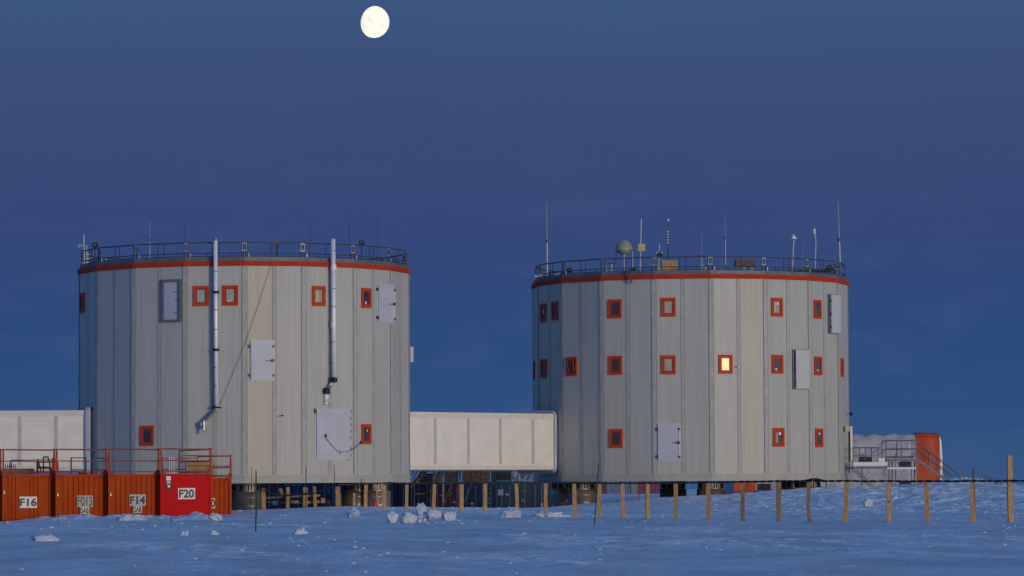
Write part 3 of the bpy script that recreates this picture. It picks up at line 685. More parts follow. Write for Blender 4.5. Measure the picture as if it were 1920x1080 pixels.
# ------------------------------------------------------------------ containers
def corr_face(b, x0, x1, y, z0, z1, n, depth=.045, m=0, flat=()):
    pitch = (x1-x0)/n; pts = []
    for i in range(n):
        xa = x0+i*pitch
        if i in flat: pts += [(xa, y), (xa+pitch, y)]
        else: pts += [(xa, y), (xa+pitch*.80, y), (xa+pitch*.87, y+depth), (xa+pitch*.95, y+depth)]
    pts.append((x1, y)); vs = [Vector((p_[0], p_[1], z0)) for p_ in pts]+[Vector((p_[0], p_[1], z1)) for p_ in pts]; k = len(pts)
    b.add(vs, [(i, i+1, i+1+k, i+k) for i in range(k-1)], m)
def container(label, x0, x1, D, ztop, col, depth=6.0, H=2.6, front='corr', flat=(), group=None, name='shipping_container', n=9, door_bits=0):
    xa, xb = X(x0, D), X(x1, D); z0, z1 = ztop-H, ztop; cx = (xa+xb)/2
    root = thing(name, label, 'container', (cx, D, z0), group)
    b = MB(); e = .10
    for x_ in (xa+.06, xb-.06):
        for y_ in (D+.06, D+depth-.06): b.box((x_, y_, (z0+z1)/2), (.12, .12, H-.004))
    for z_ in (z0+.07, z1-.05):
        hh = .10
        for y_ in (D+.055, D+depth-.055): b.box((cx, y_, z_), (xb-xa-.244, .09, hh))
        for x_ in (xa+.055, xb-.055): b.box((x_, D+depth/2, z_), (.09, depth-.244, hh))
    b.build('frame', col, root)
    b = MB()
    zi0, zi1 = z0+.12, z1-.10
    if front == 'corr': corr_face(b, xa+.12, xb-.12, D+.04, zi0, zi1, n, flat=flat)
    elif front == 'flat': b.add([(xa+.12, D+.03, zi0), (xb-.12, D+.03, zi0), (xb-.12, D+.03, zi1), (xa+.12, D+.03, zi1)], [(0, 1, 2, 3)])
    b.box((xa+.05, D+depth/2, (zi0+zi1)/2), (.04, depth-.26, zi1-zi0)); b.box((xb-.05, D+depth/2, (zi0+zi1)/2), (.04, depth-.26, zi1-zi0))
    b.box((cx, D+depth-.05, (zi0+zi1)/2), (xb-xa-.26, .04, zi1-zi0)); b.box((cx, D+depth/2, z1-.03), (xb-xa-.2, depth-.2, .03))
    b.build('body', col, root)
    if front == 'doors':
        for s_ in (-1, 1):
            d_ = MB(); w_ = (xb-xa)/2-.14; dx = cx+s_*(w_/2+.008)
            d_.box((dx, D+.05, (zi0+zi1)/2), (w_, .05, zi1-zi0))
            for k in range(4): d_.box((dx, D+.022, zi0+(k+.5)*(zi1-zi0)/4), (w_*.86, .012, (zi1-zi0)/4*.72))
            dr = d_.build('door', col, root)
            lb = MB()
            for q in (-.28, .28): lb.tube([(dx+q*w_, D-.01, zi0), (dx+q*w_, D-.01, zi1)], .022, 6)
            lb.build('lock_bar', M_rodg, dr)
    return dict(root=root, xa=xa, xb=xb, D=D, z1=z1, z0=z0, cx=cx)
M_rodg = mat('lock_rod', (.30, .31, .33), .5, .3, .1, 5)
def fit_corner(c, m):
    for s_, x_ in ((1, c['xa']+.11), (-1, c['xb']-.11)):
        b = MB(); z = c['z1']
        b.add([(x_-s_*.13, c['D']-.05, z+.22), (x_+s_*.02, c['D']-.05, z+.22), (x_+s_*.17, c['D']-.05, z+.02), (x_+s_*.14, c['D']-.05, z-.14), (x_+s_*.02, c['D']-.05, z-.14), (x_-s_*.13, c['D']-.05, z+.0),
               (x_-s_*.13, c['D']+.06, z+.22), (x_+s_*.02, c['D']+.06, z+.22), (x_+s_*.17, c['D']+.06, z+.02), (x_+s_*.14, c['D']+.06, z-.14), (x_+s_*.02, c['D']+.06, z-.14), (x_-s_*.13, c['D']+.06, z+.0)],
              [(0, 1, 2, 3, 4, 5), (11, 10, 9, 8, 7, 6)]+[(i, (i+1) % 6, (i+1) % 6+6, i+6) for i in range(6)])
        b.tube([(x_+s_*.08, c['D']-.055, z-.09), (x_+s_*.08, c['D']-.07, z-.09)], .045, 8, 1)
        b.build('railing_socket', [m, M_dark], c['root'])
def front_rail(c, h=1.22, left=True, right=True):
    z = c['z1']; b = MB(); D = c['D']
    xa, xb = c['xa']+.05, c['xb']-.05
    for x_, on in ((xa, left), (xb, right)):
        if on: b.box((x_, D+.02, z+.02+h/2), (.085, .085, h))
    for hh in (h-.02, h*.53, .13): b.tube([(xa+.10, D+.02, z+hh), (xb-.10, D+.02, z+hh-.03)], .034 if hh > 1 else .026, 6)
    for x_ in (xa, xb):
        for hh in (h-.02, h*.53, .13): b.box((x_, D+.02, z+hh), (.2, .05, .05))
    return b.build('railing', M_railred, c['root'])
def sign(c, x0, y0, x1, y1, txt, m, ink, wscale=1.0, th=.72, bold=.03, part='number_plate'):
    D = c['D']-.03; a_ = P(x0, y1, D); b_ = P(x1, y0, D); b = MB(); b.box(((a_.x+b_.x)/2, D, (a_.z+b_.z)/2), (b_.x-a_.x, .02, b_.z-a_.z)); o = b.build(part, m, c['root'])
    if txt: text_obj(txt, ((a_.x+b_.x)/2, D-.014, (a_.z+b_.z)/2), (b_.z-a_.z)*th, ink, o, wscale=wscale, bold=bold)
    return o
ZT = 2.56
c16 = container('orange container with white plate F16, left end of the front row', 4.5, 103, 174.5, ZT, M_org, front='corr', flat=(3, 4, 5, 9, 10), n=13)
c13 = container('orange container with faded plate F013 and SAB', 104.5, 201, 174.5, ZT, M_org, n=9)
c14 = container('orange container with grey plate F14 and SAB, beside the red one', 203, 299.5, 174.5, ZT, M_org, n=9)
c20 = container('bright red flat-fronted container with plate F20', 300.5, 397, 174.5, ZT, M_red, front='flat')
c0 = container('orange container standing back right of the red container, plate partly hidden', 345, 434.5, 181, 2.38, M_org, n=9)
cm = container('orange container cut off by the left edge of the picture', -94, 2.5, 174.5, ZT, M_org, n=9)
for c in (c16, c13, c14, c20, cm): fit_corner(c, M_railred); front_rail(c)
fit_corner(c0, M_railred); front_rail(c0, 1.12, left=False)
for c in (c16, c13, c14, c20, cm, c0): c['root'].rotation_euler = (0, 0, R(11))
# side returns and rear lengths of railing, seen over the containers' roofs
def run_rail(c, pts, hs=(1.18, .62, .1), posts=True, dark=False):
    b = MB(); z = c['z1']
    for i in range(len(pts)-1):
        for hh in hs: b.tube([(pts[i][0], pts[i][1], z+hh), (pts[i+1][0], pts[i+1][1], z+hh)], .024, 6)
    if posts:
        for q in pts: b.box((q[0], q[1], z+hs[0]/2), (.07, .07, hs[0]))
    return b.build('railing', M_railred if not dark else mats_rdark, c['root'])
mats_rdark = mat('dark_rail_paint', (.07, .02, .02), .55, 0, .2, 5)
D0 = 174.5
run_rail(c20, [(c20['xb']-.06, D0+.1), (c20['xb']-.06-.9, D0+5.9)], (1.16, .60, .08), dark=True)
run_rail(c14, [(X(221, D0+3), D0+3), (X(246, D0+5.8), D0+5.8)], (.86, .30))
run_rail(c14, [(X(203, D0+3.2), D0+3.0), (X(246, D0+5.8), D0+5.8)], (.80, .22), False, True)
run_rail(c13, [(X(108, D0+5), D0+5), (X(151, D0+5.8), D0+5.8)], (.62, .32))
run_rail(c13, [(X(118, D0+2.6), D0+2.6), (X(122, D0+2.6), D0+2.6)], (.82,))
run_rail(c13, [(X(170, D0+5.0), D0+5.0), (X(203, D0+5.8), D0+5.8)], (.83, .24), True, True)
run_rail(c16, [(X(50, D0+4), D0+4), (X(120, D0+3), D0+2.8)], (.72, .10))
run_rail(c0, [(X(345, 186.8), 186.8), (X(411, 186.8), 186.8)], (1.02, .45)); run_rail(c0, [(X(411, 186.8), 186.8), (c0['xb']-.06, 181.1)], (1.08, .50, .08), False, True)
# folded trestle lying on top of the first container
tr = thing('trestle_stand', 'dark red folded trestle standing on the roof of the F16 container', 'stand', (X(82, D0+2), D0+2, ZT))
b = MB()
for (xa_, xb_) in ((70, 66), (72, 77), (81, 81), (89, 96)):
    pass
for (p0, p1) in (((69.5, 864), (69.5, 884)), ((71.5, 864), (77, 884)), ((81.5, 857), (81.5, 886)), ((90, 857), (96.5, 884)), ((91, 875), (96, 886)), ((81.5, 857), (91, 857)), ((72, 876), (90, 876)), ((83, 866), (89, 866))):
    b.tube([P(p0[0], p0[1], D0+2), P(p1[0], p1[1], D0+2)], .035, 6)
b.build('frame', mat('dark_red_steel', (.12, .018, .018), .5, 0, .2, 5), tr)
b = MB(); b.tube([P(71, 864, D0+2), P(70.5, 861.5, D0+2), P(72.5, 861.5, D0+2)], .03, 6); b.build('hook', M_railred, tr)
# crates and clutter on the container roofs
b = MB(); q0 = P(354, 889, 184.5); q1 = P(400, 865, 184.5); b.box(((q0.x+q1.x)/2, 184.9, (2.38+q1.z)/2), (q1.x-q0.x, 1.2, q1.z-2.38)); 
for i in range(1, 4): b.box(((q0.x+q1.x)/2, 184.28, 2.38+(q1.z-2.38)*i/4), (q1.x-q0.x-.02, .02, .012), 1)
for x_ in (q0.x+.04, q1.x-.04): b.box((x_, 184.27, (2.38+q1.z)/2), (.08, .03, q1.z-2.38), 0)
tag(b.build('plywood_crate', [M_crate, M_woodend]), 'tan plywood crate on the container roof behind the red container railing', 'crate')
b = MB(); b.box((X(27, D0+2.5), D0+2.6, ZT+.16), (1.75, 1.2, .28)); b.box((X(27, D0+2.5), D0+1.99, ZT+.16), (1.75, .02, .03), 1)
for k in range(5): b.box((X(27, D0+2.5)-.8+k*.4, D0+1.985, ZT+.16), (.05, .03, .28), 1)
tag(b.build('timber_pallet', [M_woodend, M_railred]), 'low timber pallet lying on the roof of the F16 container', 'pallet')
for k, x_ in enumerate((16, 23.5)):
    b = MB(); p_ = P(x_, 872, D0+5)
    for i in range(4): b.tube([(p_.x-.15+i*.1, D0+5, ZT+.02), (p_.x-.15+i*.1, D0+5, p_.z+.1-.02*i)], .02, 6)
    b.tube([(p_.x-.17, D0+5, ZT+.42), (p_.x+.17, D0+5, ZT+.42)], .02, 6)
    tag(b.build('metal_rack', M_steel), ['narrow pale metal rack on the F16 container roof, left one of a pair', 'narrow pale metal rack on the F16 container roof, right one of a pair'][k], 'rack', 'pale racks on the container roof')
for k, (x_, yy) in enumerate(((317, 856), (321.5, 856.5), (326, 858))):
    b = MB(); p_ = P(x_, yy, 181.5); b.tube([(p_.x, 181.5, 2.56), (p_.x, 181.5, p_.z)], .05, 8); b.tube([(p_.x, 181.5, p_.z), (p_.x, 181.5, p_.z+.05)], .03, 8)
    tag(b.build('gas_bottle', M_mast), ['slim pale gas bottle on the red container, left one of three', 'slim pale gas bottle on the red container, middle one of three', 'slim pale gas bottle on the red container, right one of three'][k], 'gas bottle', 'pale bottles behind the sloping rail')
b = MB(); 
for (x0_, x1_) in ((352.5, 352.5),): b.tube([P(350, 891, 183), P(350, 866, 183)], .09, 8)
tag(b.build('dark_tube', M_doorframe), 'upright dark blue tube beside the tan plywood crate', 'tube')
def lump(px, py, D, wpx, hpx, seed, label=None, group=None, name='snow_block', flatb=.15, sharp=.25, zadd=0):
    rr = random.Random(seed); W_ = wpx*D/F/2; H_ = hpx*D/F
    x = X(px, D); z0 = Z(px, py+hpx/2, D)-.05 if zadd is None else Z(px, py+hpx/2, D)-.03
    b = MB(); nu, nv = 44, 28; vs = []
    off = Vector((rr.uniform(0, 50), rr.uniform(0, 50), rr.uniform(0, 50)))
    from mathutils import noise
    for j in range(nv+1):
        th = math.pi*j/nv
        for i in range(nu):
            ph = 2*math.pi*i/nu; d = Vector((math.sin(th)*math.cos(ph), math.sin(th)*math.sin(ph), math.cos(th)))
            e = .8; q = Vector([math.copysign(abs(c)**e, c) for c in d])*.92
            rad = 1+sharp*noise.noise(d*1.3+off)*2+sharp*.55*noise.noise(d*3.4+off)*2+sharp*.45*noise.noise(d*7+off)+sharp*.3*noise.noise(d*15+off)
            q = q*rad; vs.append(Vector((x+q.x*W_, D+q.y*W_*.8, z0+(H_/2+q.z*H_/2 if wpx < 2*hpx else .05+q.z*H_*.9))))
    fs = []
    for j in range(nv):
        for i in range(nu): a_ = j*nu+i; c_ = j*nu+(i+1) % nu; fs.append((a_, a_+nu, c_+nu, c_))
    b.add(vs, fs); o = b.build(name, M_block, None, True)
    if label: tag(o, label, 'snow block', group)
    return o

# signs
sign(c16, 36.5, 931, 69, 952.5, 'F16', M_signw, M_ink, 1.15, .70)
sign(c13, 144, 929, 174, 950.5, 'F013', M_signg, M_inkg, .62, .86, .03); sign(c13, 151, 951, 167, 963.5, 'SAB', M_signw, M_ink, .62, .85)
sign(c14, 242.5, 927, 273, 948.5, 'F14', M_signg, M_ink, 1.0, .70, .03); sign(c14, 250, 949, 266, 961.5, 'SAB', M_signw, M_ink, .62, .85)
sign(c20, 333.5, 915, 365.5, 936, 'F20', M_signw, M_ink, .95, .76)
sign(c0, 390, 934, 403, 953, '', M_signw, M_ink)
text_obj('0', P(399.3, 943.5, 180.93), .42, M_ink, c0['root'], wscale=.7)
sign(c20, 311.3, 893, 320, 900.5, '', M_signw, M_ink, part='notice'); sign(c20, 312, 901, 319.5, 907, '', M_signg, M_ink, part='notice'); sign(c20, 312, 908, 319.5, 919.5, '', M_midglass, M_ink, part='notice')
sign(c20, 314, 909.5, 318.5, 914, '', M_signw, M_ink, part='notice').location.y -= .02
# faint lettering band along the top of the red container
b = MB()
for i in range(14):
    if i in (4, 9): continue
    q = P(355+i*2.3, 891.5, 174.44); b.box(q, (.035, .01, .05+.02*(i % 3)))
b.build('faded_lettering', mat('faded_blue', (.20, .03, .06), .5), c20['root'])
for c, xx, yy in ((c16, 7.5, 924), (c13, 108, 928.5), (c14, 207, 928)):
    b = MB(); b.box(P(xx, yy, 174.40), (.08, .05, .10)); b.box(P(xx, yy-3, 174.42), (.04, .04, .05)); b.build('latch', M_signw, c['root'])

# background rows (between and behind the towers)
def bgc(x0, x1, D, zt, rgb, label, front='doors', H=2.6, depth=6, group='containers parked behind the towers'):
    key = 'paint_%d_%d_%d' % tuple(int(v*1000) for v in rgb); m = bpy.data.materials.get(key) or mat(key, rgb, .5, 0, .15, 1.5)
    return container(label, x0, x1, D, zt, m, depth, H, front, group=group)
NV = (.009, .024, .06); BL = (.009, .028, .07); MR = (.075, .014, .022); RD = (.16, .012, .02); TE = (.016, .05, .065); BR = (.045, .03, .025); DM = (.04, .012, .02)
bgs = []
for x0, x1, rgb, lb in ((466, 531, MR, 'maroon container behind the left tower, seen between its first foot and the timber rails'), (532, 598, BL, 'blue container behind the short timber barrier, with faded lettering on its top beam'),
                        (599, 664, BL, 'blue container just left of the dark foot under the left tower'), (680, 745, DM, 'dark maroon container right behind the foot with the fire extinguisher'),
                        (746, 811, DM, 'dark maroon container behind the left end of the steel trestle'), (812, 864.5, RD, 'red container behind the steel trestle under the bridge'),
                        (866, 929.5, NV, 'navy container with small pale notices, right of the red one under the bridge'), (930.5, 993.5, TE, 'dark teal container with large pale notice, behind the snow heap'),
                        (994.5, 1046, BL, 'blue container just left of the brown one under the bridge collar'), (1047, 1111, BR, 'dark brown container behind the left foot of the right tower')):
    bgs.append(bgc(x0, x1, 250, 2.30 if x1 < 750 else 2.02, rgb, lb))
def patch(c, x0, y0, x1, y1, m, part='notice'):
    D = c['D']-.06; a_ = P(x0, y1, D); b_ = P(x1, y0, D); b = MB(); b.box(((a_.x+b_.x)/2, D, (a_.z+b_.z)/2), (b_.x-a_.x, .02, b_.z-a_.z)); return b.build(part, m, c['root'])
M_notice = mat('faded_notice', (.34, .40, .42), .6, 0, .1, 6); M_noteb = mat('blue_lettering', (.10, .16, .28), .6, 0, .1, 6); M_ochre = mat('ochre_notice', (.25, .2, .06), .6)
for i, (x0, y0, x1, y1, m) in ((7, (933.5, 918, 944, 929, M_notice)), (7, (947.5, 925, 954, 929, M_notice)), (6, (882, 942, 888, 946, M_notice)), (6, (883, 948, 889, 951, M_ochre)), (6, (913, 924, 920, 926, M_noteb)), (6, (914, 934, 919, 937, M_noteb)), (6, (914, 941, 920, 944, M_noteb)),
                               (8, (1032, 925, 1038, 927.5, M_noteb)), (8, (1031, 936, 1038, 937.5, M_noteb)), (8, (1014, 943, 1018, 951, M_notice)), (7, (977, 920, 986, 922, M_noteb)), (7, (977, 936, 984, 942, M_noteb)),
                               (1, (534, 908.3, 540, 910.5, M_noteb)), (1, (546, 908.3, 556, 910.5, M_noteb)), (1, (558, 908, 566, 910.5, M_noteb)), (2, (613, 938, 620, 946, M_ochre)), (2, (614, 919, 619, 924, M_noteb)), (0, (511, 939, 520, 947, M_notice)), (5, (824, 928, 829, 930, M_notice)), (5, (848, 940, 856, 943, M_notice))):
    patch(bgs[i], x0, y0, x1, y1, m)
# second tier standing on them
b = MB(); q0 = P(867, 905, 251); q1 = P(918, 905, 251)
for k in range(7):
    for j in range(3):
        xa_ = q0.x+(q1.x-q0.x)*j/3; b.box((xa_+(q1.x-q0.x)/6, 252.5, 2.12+k*.19), ((q1.x-q0.x)/3-.004, 3, .186), (k+j) % 2)
for x_ in (883, 902): b.box((X(x_, 251), 250.98, 2.70), (.08, .03, 1.34), 2)
tag(b.build('timber_stack', [M_woodend, M_crateb, mat('red_strap', (.3, .02, .02), .6)]), 'strapped stack of sawn timber on the navy container under the bridge', 'timber stack')
bq = bgc(921, 959, 251, 3.9, TE, 'small dark teal container with open shutter, stacked on the teal container', 'flat', 1.86, 4, None)
patch(bq, 933, 888, 958, 899, M_black, 'shutter'); patch(bq, 929, 900, 958.5, 904.5, mat('teal_sill', (.02, .15, .22), .5), 'sill')
bm = bgc(960, 1001, 251, 3.9, (.20, .26, .42), "pale blue container with loose painted pattern, stacked under the bridge's right end", 'flat', 1.86, 4, None)
M_pat1 = mat('mural_pale', (.34, .42, .56), .6, 0, .3, 4); M_pat2 = mat('mural_violet', (.09, .09, .30), .6, 0, .3, 4)
def blob(c, pts, m, off):
    D = c['D']-off; b = MB(); q = [P(x_, y_, D) for x_, y_ in pts]; k = len(q); q2 = [v+Vector((0, .015, 0)) for v in q]
    b.add(q+q2, [tuple(range(k)), tuple(range(2*k-1, k-1, -1))]+[(i, (i+1) % k, (i+1) % k+k, i+k) for i in range(k)]); b.build('painted_pattern', m, c['root'])
blob(bm, [(961, 884), (970, 883), (975, 888), (976, 896), (973, 903), (966, 901), (961, 893)], M_pat1, .03); blob(bm, [(977, 883), (992, 883), (990, 890), (983, 893), (980, 898), (977, 892)], M_pat2, .03)
blob(bm, [(988, 899), (996, 885), (998, 885), (990, 900)], M_pat2, .05); blob(bm, [(961, 893), (968, 897), (969, 899), (961, 895)], M_pat2, .05); blob(bm, [(970, 888), (972, 889), (971, 902), (969, 902)], M_pat2, .05)
for k, (x0, x1, y1, lb) in enumerate(((786, 813, 892, 'dark brown crate on the container behind the trestle, left one'), (816, 832, 885, 'light brown crate on the container behind the trestle'), (834, 858, 884, 'grey brown crate on the red container behind the trestle'))):
    b = MB(); q0 = P(x0, 905, 251); q1 = P(x1, y1, 251); H_ = q1.z-2.02; b.box(((q0.x+q1.x)/2, 252, 2.02+H_/2), (q1.x-q0.x, 2, H_))
    for i in range(1, 4): b.box(((q0.x+q1.x)/2, 250.985, 2.02+H_*i/4), (q1.x-q0.x-.03, .03, .03), 1)
    tag(b.build('wooden_crate', [[M_crateb, M_crate, M_woodend][k], M_black]), lb, 'crate')
# steel trestle of the stairs under the bridge
st = thing('steel_trestle', 'dark steel stair trestle with slanting braces under the left end of the bridge', 'stairs', (X(815, 209), 209, .3))
M_aged = mat('aged_timber', (.085, .065, .055), .8, 0, .3, 5)
M_trs = mat('dark_steel', (.055, .06, .07), .5, .5, .2, 4)
def beam(nm, lst, D, w_, m=M_trs):
    for (x0, y0, x1, y1) in lst:
        b = MB(); b.bar(P(x0, y0, D), P(x1, y1, D), w_, w_*1.2); b.build(nm, m, st)
beam('column', [(813.5, 880, 813.5, 958), (831, 880, 831, 958), (862, 880, 862, 958)], 210, .11, M_doorframe); beam('column', [(777, 908, 777, 955), (807.5, 908, 807.5, 955)], 212, .05, M_doorframe)
beam('brace', [(858, 880, 829, 955), (896, 880, 868, 948), (794, 880, 770, 915), (826, 883, 815, 903)], 208.5, .13); beam('brace', [(778, 880, 772, 890), (784, 880, 775, 898), (842, 905, 833, 925), (855, 908, 862, 925), (835, 935, 843, 955), (858, 935, 850, 955)], 211, .05, M_aged)
beam('stair_stringer', [(797, 880, 771, 908), (803, 880, 784, 902)], 207.5, .12)
beam('crossbeam', [(771, 906, 862, 907), (833, 926, 862, 926), (776, 926, 812, 926), (797, 890, 812, 890)], 210.5, .12, M_aged)
for i in range(6):
    b = MB(); q = P(798-i*4.6, 884+i*4.4, 207.5); b.box(q+Vector((.1, .4, 0)), (.28, .9, .03)); b.build('tread', M_trs, st)
# far containers seen under the right tower
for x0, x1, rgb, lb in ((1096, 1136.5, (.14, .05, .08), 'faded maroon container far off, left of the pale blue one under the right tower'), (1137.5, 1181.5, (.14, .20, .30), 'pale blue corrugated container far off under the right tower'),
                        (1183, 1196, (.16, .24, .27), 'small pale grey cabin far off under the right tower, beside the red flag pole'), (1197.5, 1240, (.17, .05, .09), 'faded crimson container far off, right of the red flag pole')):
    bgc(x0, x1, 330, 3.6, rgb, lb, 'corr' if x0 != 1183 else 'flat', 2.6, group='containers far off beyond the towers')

# ------------------------------------------------------------------ tent hall and stair behind the right tower
def tent():
    D = 238; xL, xR = X(1376, D), X(1763, D); zt = Z(1700, 812, D); z0 = .4
    root = thing('tent_hall', 'long white fabric hall with orange end bays behind the right tower', 'building', ((xL+xR)/2, D, z0))
    prof = [(0, z0), (0, 2.2), (.03, 3.6), (.09, 4.4), (.20, 4.85), (.42, zt-.08), (1.0, zt), (5, zt+.05), (7.2, zt), (8.4, zt-.16), (9.2, 4.65), (9.65, 4.1), (9.9, 3.3), (10, z0)]
    from mathutils import noise
    def seg(xa, xb, m, nm, off=0.0):
        b = MB(); nxs = max(2, int((xb-xa)/.16)); vs = []
        dense = []
        for i in range(len(prof)-1):
            for k in range(5): u = k/5; dense.append((prof[i][0]*(1-u)+prof[i+1][0]*u, prof[i][1]*(1-u)+prof[i+1][1]*u))
        dense.append(prof[-1])
        for i in range(nxs+1):
            x_ = xa+(xb-xa)*i/nxs
            sag = .05*math.sin((x_-xL)/1.15*math.pi)**2
            for (y_, z_) in dense:
                w_ = .10*noise.noise(Vector((x_*.7, y_*.5, z_*.7)))+.05*noise.noise(Vector((x_*1.8+z_*1.2, y_, z_*.8)))
                vs.append((x_, D+y_+(sag+w_-off if y_ < 5 else 0), z_-(sag+w_*.3-off)*(1 if z_ > 4 else 0)))
        k = len(dense); b.add(vs, [(i*k+j, (i+1)*k+j, (i+1)*k+j+1, i*k+j+1) for i in range(nxs) for j in range(k-1)])
        return b.build(nm, m, root, True)
    x1, x2 = X(1417.5, D), X(1719.5, D)
    seg(x1, x2, M_fabric, 'fabric_wall'); seg(xL, x1, M_fabo, 'orange_bay', .04); seg(x2, xR, M_fabo, 'orange_bay', .04)
    b = MB()
    for x_ in (xL, xR-.02):
        b.add([(x_, D+y_, z_) for y_, z_ in prof]+[(x_+.02, D+y_, z_) for y_, z_ in prof], [tuple(range(len(prof))), tuple(range(2*len(prof)-1, len(prof)-1, -1))])
    b.split('end_wall', M_fabric, root)
    b = MB(); q = X(1766, D); b.add([(xR, D+.2, 5.0), (xR+.12, D+.2, 4.7), (xR+.28, D, 1.2), (xR, D, 1.2), (xR, D+.5, 5.0), (xR+.12, D+.5, 4.7), (xR+.28, D+.4, 1.2), (xR, D+.4, 1.2)], [(0, 1, 2, 3), (7, 6, 5, 4), (1, 5, 6, 2), (0, 4, 5, 1)]); b.build('end_flap', M_signw, root)
    for (x0, y0, xb, y1) in ((1614, 856.5, 1635, 865.5), (1689, 865, 1709, 875), (1690, 903, 1709, 917), (1424, 907, 1445, 925)):
        a_ = P(x0, y1, D-.12); b_ = P(xb, y0, D-.12); b = MB(); b.box(((a_.x+b_.x)/2, D-.1, (a_.z+b_.z)/2), (b_.x-a_.x, .08, b_.z-a_.z)); b.build('window', M_black, root)
    for x_ in (1480, 1550, 1617, 1680): b = MB(); b.tube([P(x_, 920, D-.08), P(x_, 850, D-.06)], .02, 5); b.build('guy_rope', M_rail, root)
tent()
M_stair = mat('dull_galvanised', (.19, .20, .225), .5, .3, .15, 5)
def stair():
    D = 212.8; root = thing('access_stair', 'galvanised landing and stair leading down from the side of the right tower', 'stairs', (X(1690, D), D, 1.4))
    pp = lambda x_, y_, d=0: P(x_, y_, D+d)
    def rail(lst, nm, w_=.045, m=M_stair, d=0):
        b = MB()
        for (x0, y0, x1, y1) in lst: b.tube([pp(x0, y0, d), pp(x1, y1, d)], w_/2, 6)
        return b.build(nm, m, root)
    # lower landing
    b = MB(); a_ = pp(1599, 879); c_ = pp(1666, 875); b.box(((a_.x+c_.x)/2, D+.75, (a_.z+c_.z)/2), (c_.x-a_.x, 1.5, .13)); b.build('landing', M_stair, root)
    b = MB(); a_ = pp(1600, 873.5, -.03); c_ = pp(1664, 866.5, -.03); b.box(((a_.x+c_.x)/2, D-.03, (a_.z+c_.z)/2), (c_.x-a_.x, .04, c_.z-a_.z)); a_ = pp(1647, 866, -.03); c_ = pp(1659, 859, -.03); b.box(((a_.x+c_.x)/2, D-.03, (a_.z+c_.z)/2), (c_.x-a_.x, .04, c_.z-a_.z)); b.build('side_panel', M_signw, root)
    rail([(1599, 839, 1646, 839), (1599, 854.5, 1646, 854.5), (1599.5, 839, 1599.5, 877), (1622.5, 838, 1622.5, 877), (1646.5, 838, 1646.5, 877)], 'guard_rail', .05, M_stair)
    rail([(1599, 840, 1646, 840), (1611.5, 840, 1611.5, 870), (1634, 840, 1634, 870)], 'guard_rail', .045, M_rail, 1.45)
    # upper deck
    b = MB(); a_ = pp(1663, 863.5); c_ = pp(1718.5, 860); b.box(((a_.x+c_.x)/2, D+.75, (a_.z+c_.z)/2-.02), (c_.x-a_.x, 1.5, .10)); b.build('deck', M_stair, root)
    b = MB(); a_ = pp(1664, 859, -.02); c_ = pp(1718, 854.5, -.02); b.box(((a_.x+c_.x)/2, D+1.45, (a_.z+c_.z)/2), (c_.x-a_.x, .03, c_.z-a_.z)); b.build('toe_board', M_parapet, root)
    rail([(1661, 825.5, 1718, 825.5), (1662, 841, 1717, 841), (1661.5, 825, 1661.5, 877), (1690, 826, 1690, 863), (1717.5, 826, 1717.5, 862)], 'guard_rail', .055)
    rail([(1653, 827, 1718, 826), (1653, 843, 1718, 842), (1681.5, 826, 1681.5, 858), (1653.5, 827, 1653.5, 860), (1710, 827, 1710, 858), (1714, 828, 1714, 858)], 'guard_rail', .045, M_rail, 1.45)
    rail([(1646, 839, 1661, 826), (1646, 855, 1661, 843), (1634, 850, 1653, 838)], 'handrail', .045, M_stair, .8)
    b = MB(); b.bar(pp(1663, 878), pp(1717, 878), .10, .12); b.build('beam', M_signw, root)
    for (x_, y1) in ((1667, 918), (1673, 920), (1709, 920), (1715, 920)):
        b = MB(); b.bar(pp(x_, 865, .3 if x_ in (1667, 1709) else 1.3), pp(x_, y1, .3 if x_ in (1667, 1709) else 1.3), .09); b.build('post', M_doorframe if x_ in (1667, 1709) else M_stair, root)
    for (x0, y0, x1, y1) in ((1598, 879, 1637, 918), (1606, 881, 1646, 920)):
        b = MB(); b.bar(pp(x0, y0, .1), pp(x1, y1, .1), .10, .08); b.build('brace', M_stair, root)
    # flight
    for d in (0, .95):
        b = MB(); b.bar(pp(1717, 859, d), pp(1776, 902, d), .16, .05); b.build('stringer', M_stair if d == 0 else M_parapet, root)
    for i in range(10):
        u = (i+.5)/10; q = pp(1717, 859, .48)*(1-u)+pp(1776, 902, .48)*u; b = MB(); b.box(q, (.24, .88, .035)); b.build('tread', M_stair, root)
    rail([(1718, 828, 1800, 889), (1718, 841, 1788, 893), (1747.5, 849, 1747.5, 884), (1775, 869, 1775, 896), (1800, 889, 1800, 900)], 'handrail', .05, M_stair)
    rail([(1718, 830, 1798, 891), (1718, 843, 1786, 895), (1741, 848, 1741, 882), (1768, 868, 1768, 894)], 'handrail', .04, M_rail, .95)
stair()
D2 = 219
fs_ = thing('handrail_frame', 'low bent steel handrail on top of the snow mound beyond the stair', 'handrail', (X(1840, D2), D2, 1.4))
for lst in ([(1801, 903), (1801, 893), (1803, 890.5), (1853, 890.5), (1857, 892), (1890, 917)], [(1808, 906), (1808, 892.5)], [(1847, 905), (1847, 891)], [(1857, 912), (1857, 893)], [(1860, 898), (1880, 915)], [(1848, 893), (1884, 918)]):
    b = MB(); b.tube([P(x_, y_, D2) for x_, y_ in lst], .028, 6); b.build('bar', M_stair if lst[0][0] != 1848 else M_rail, fs_)

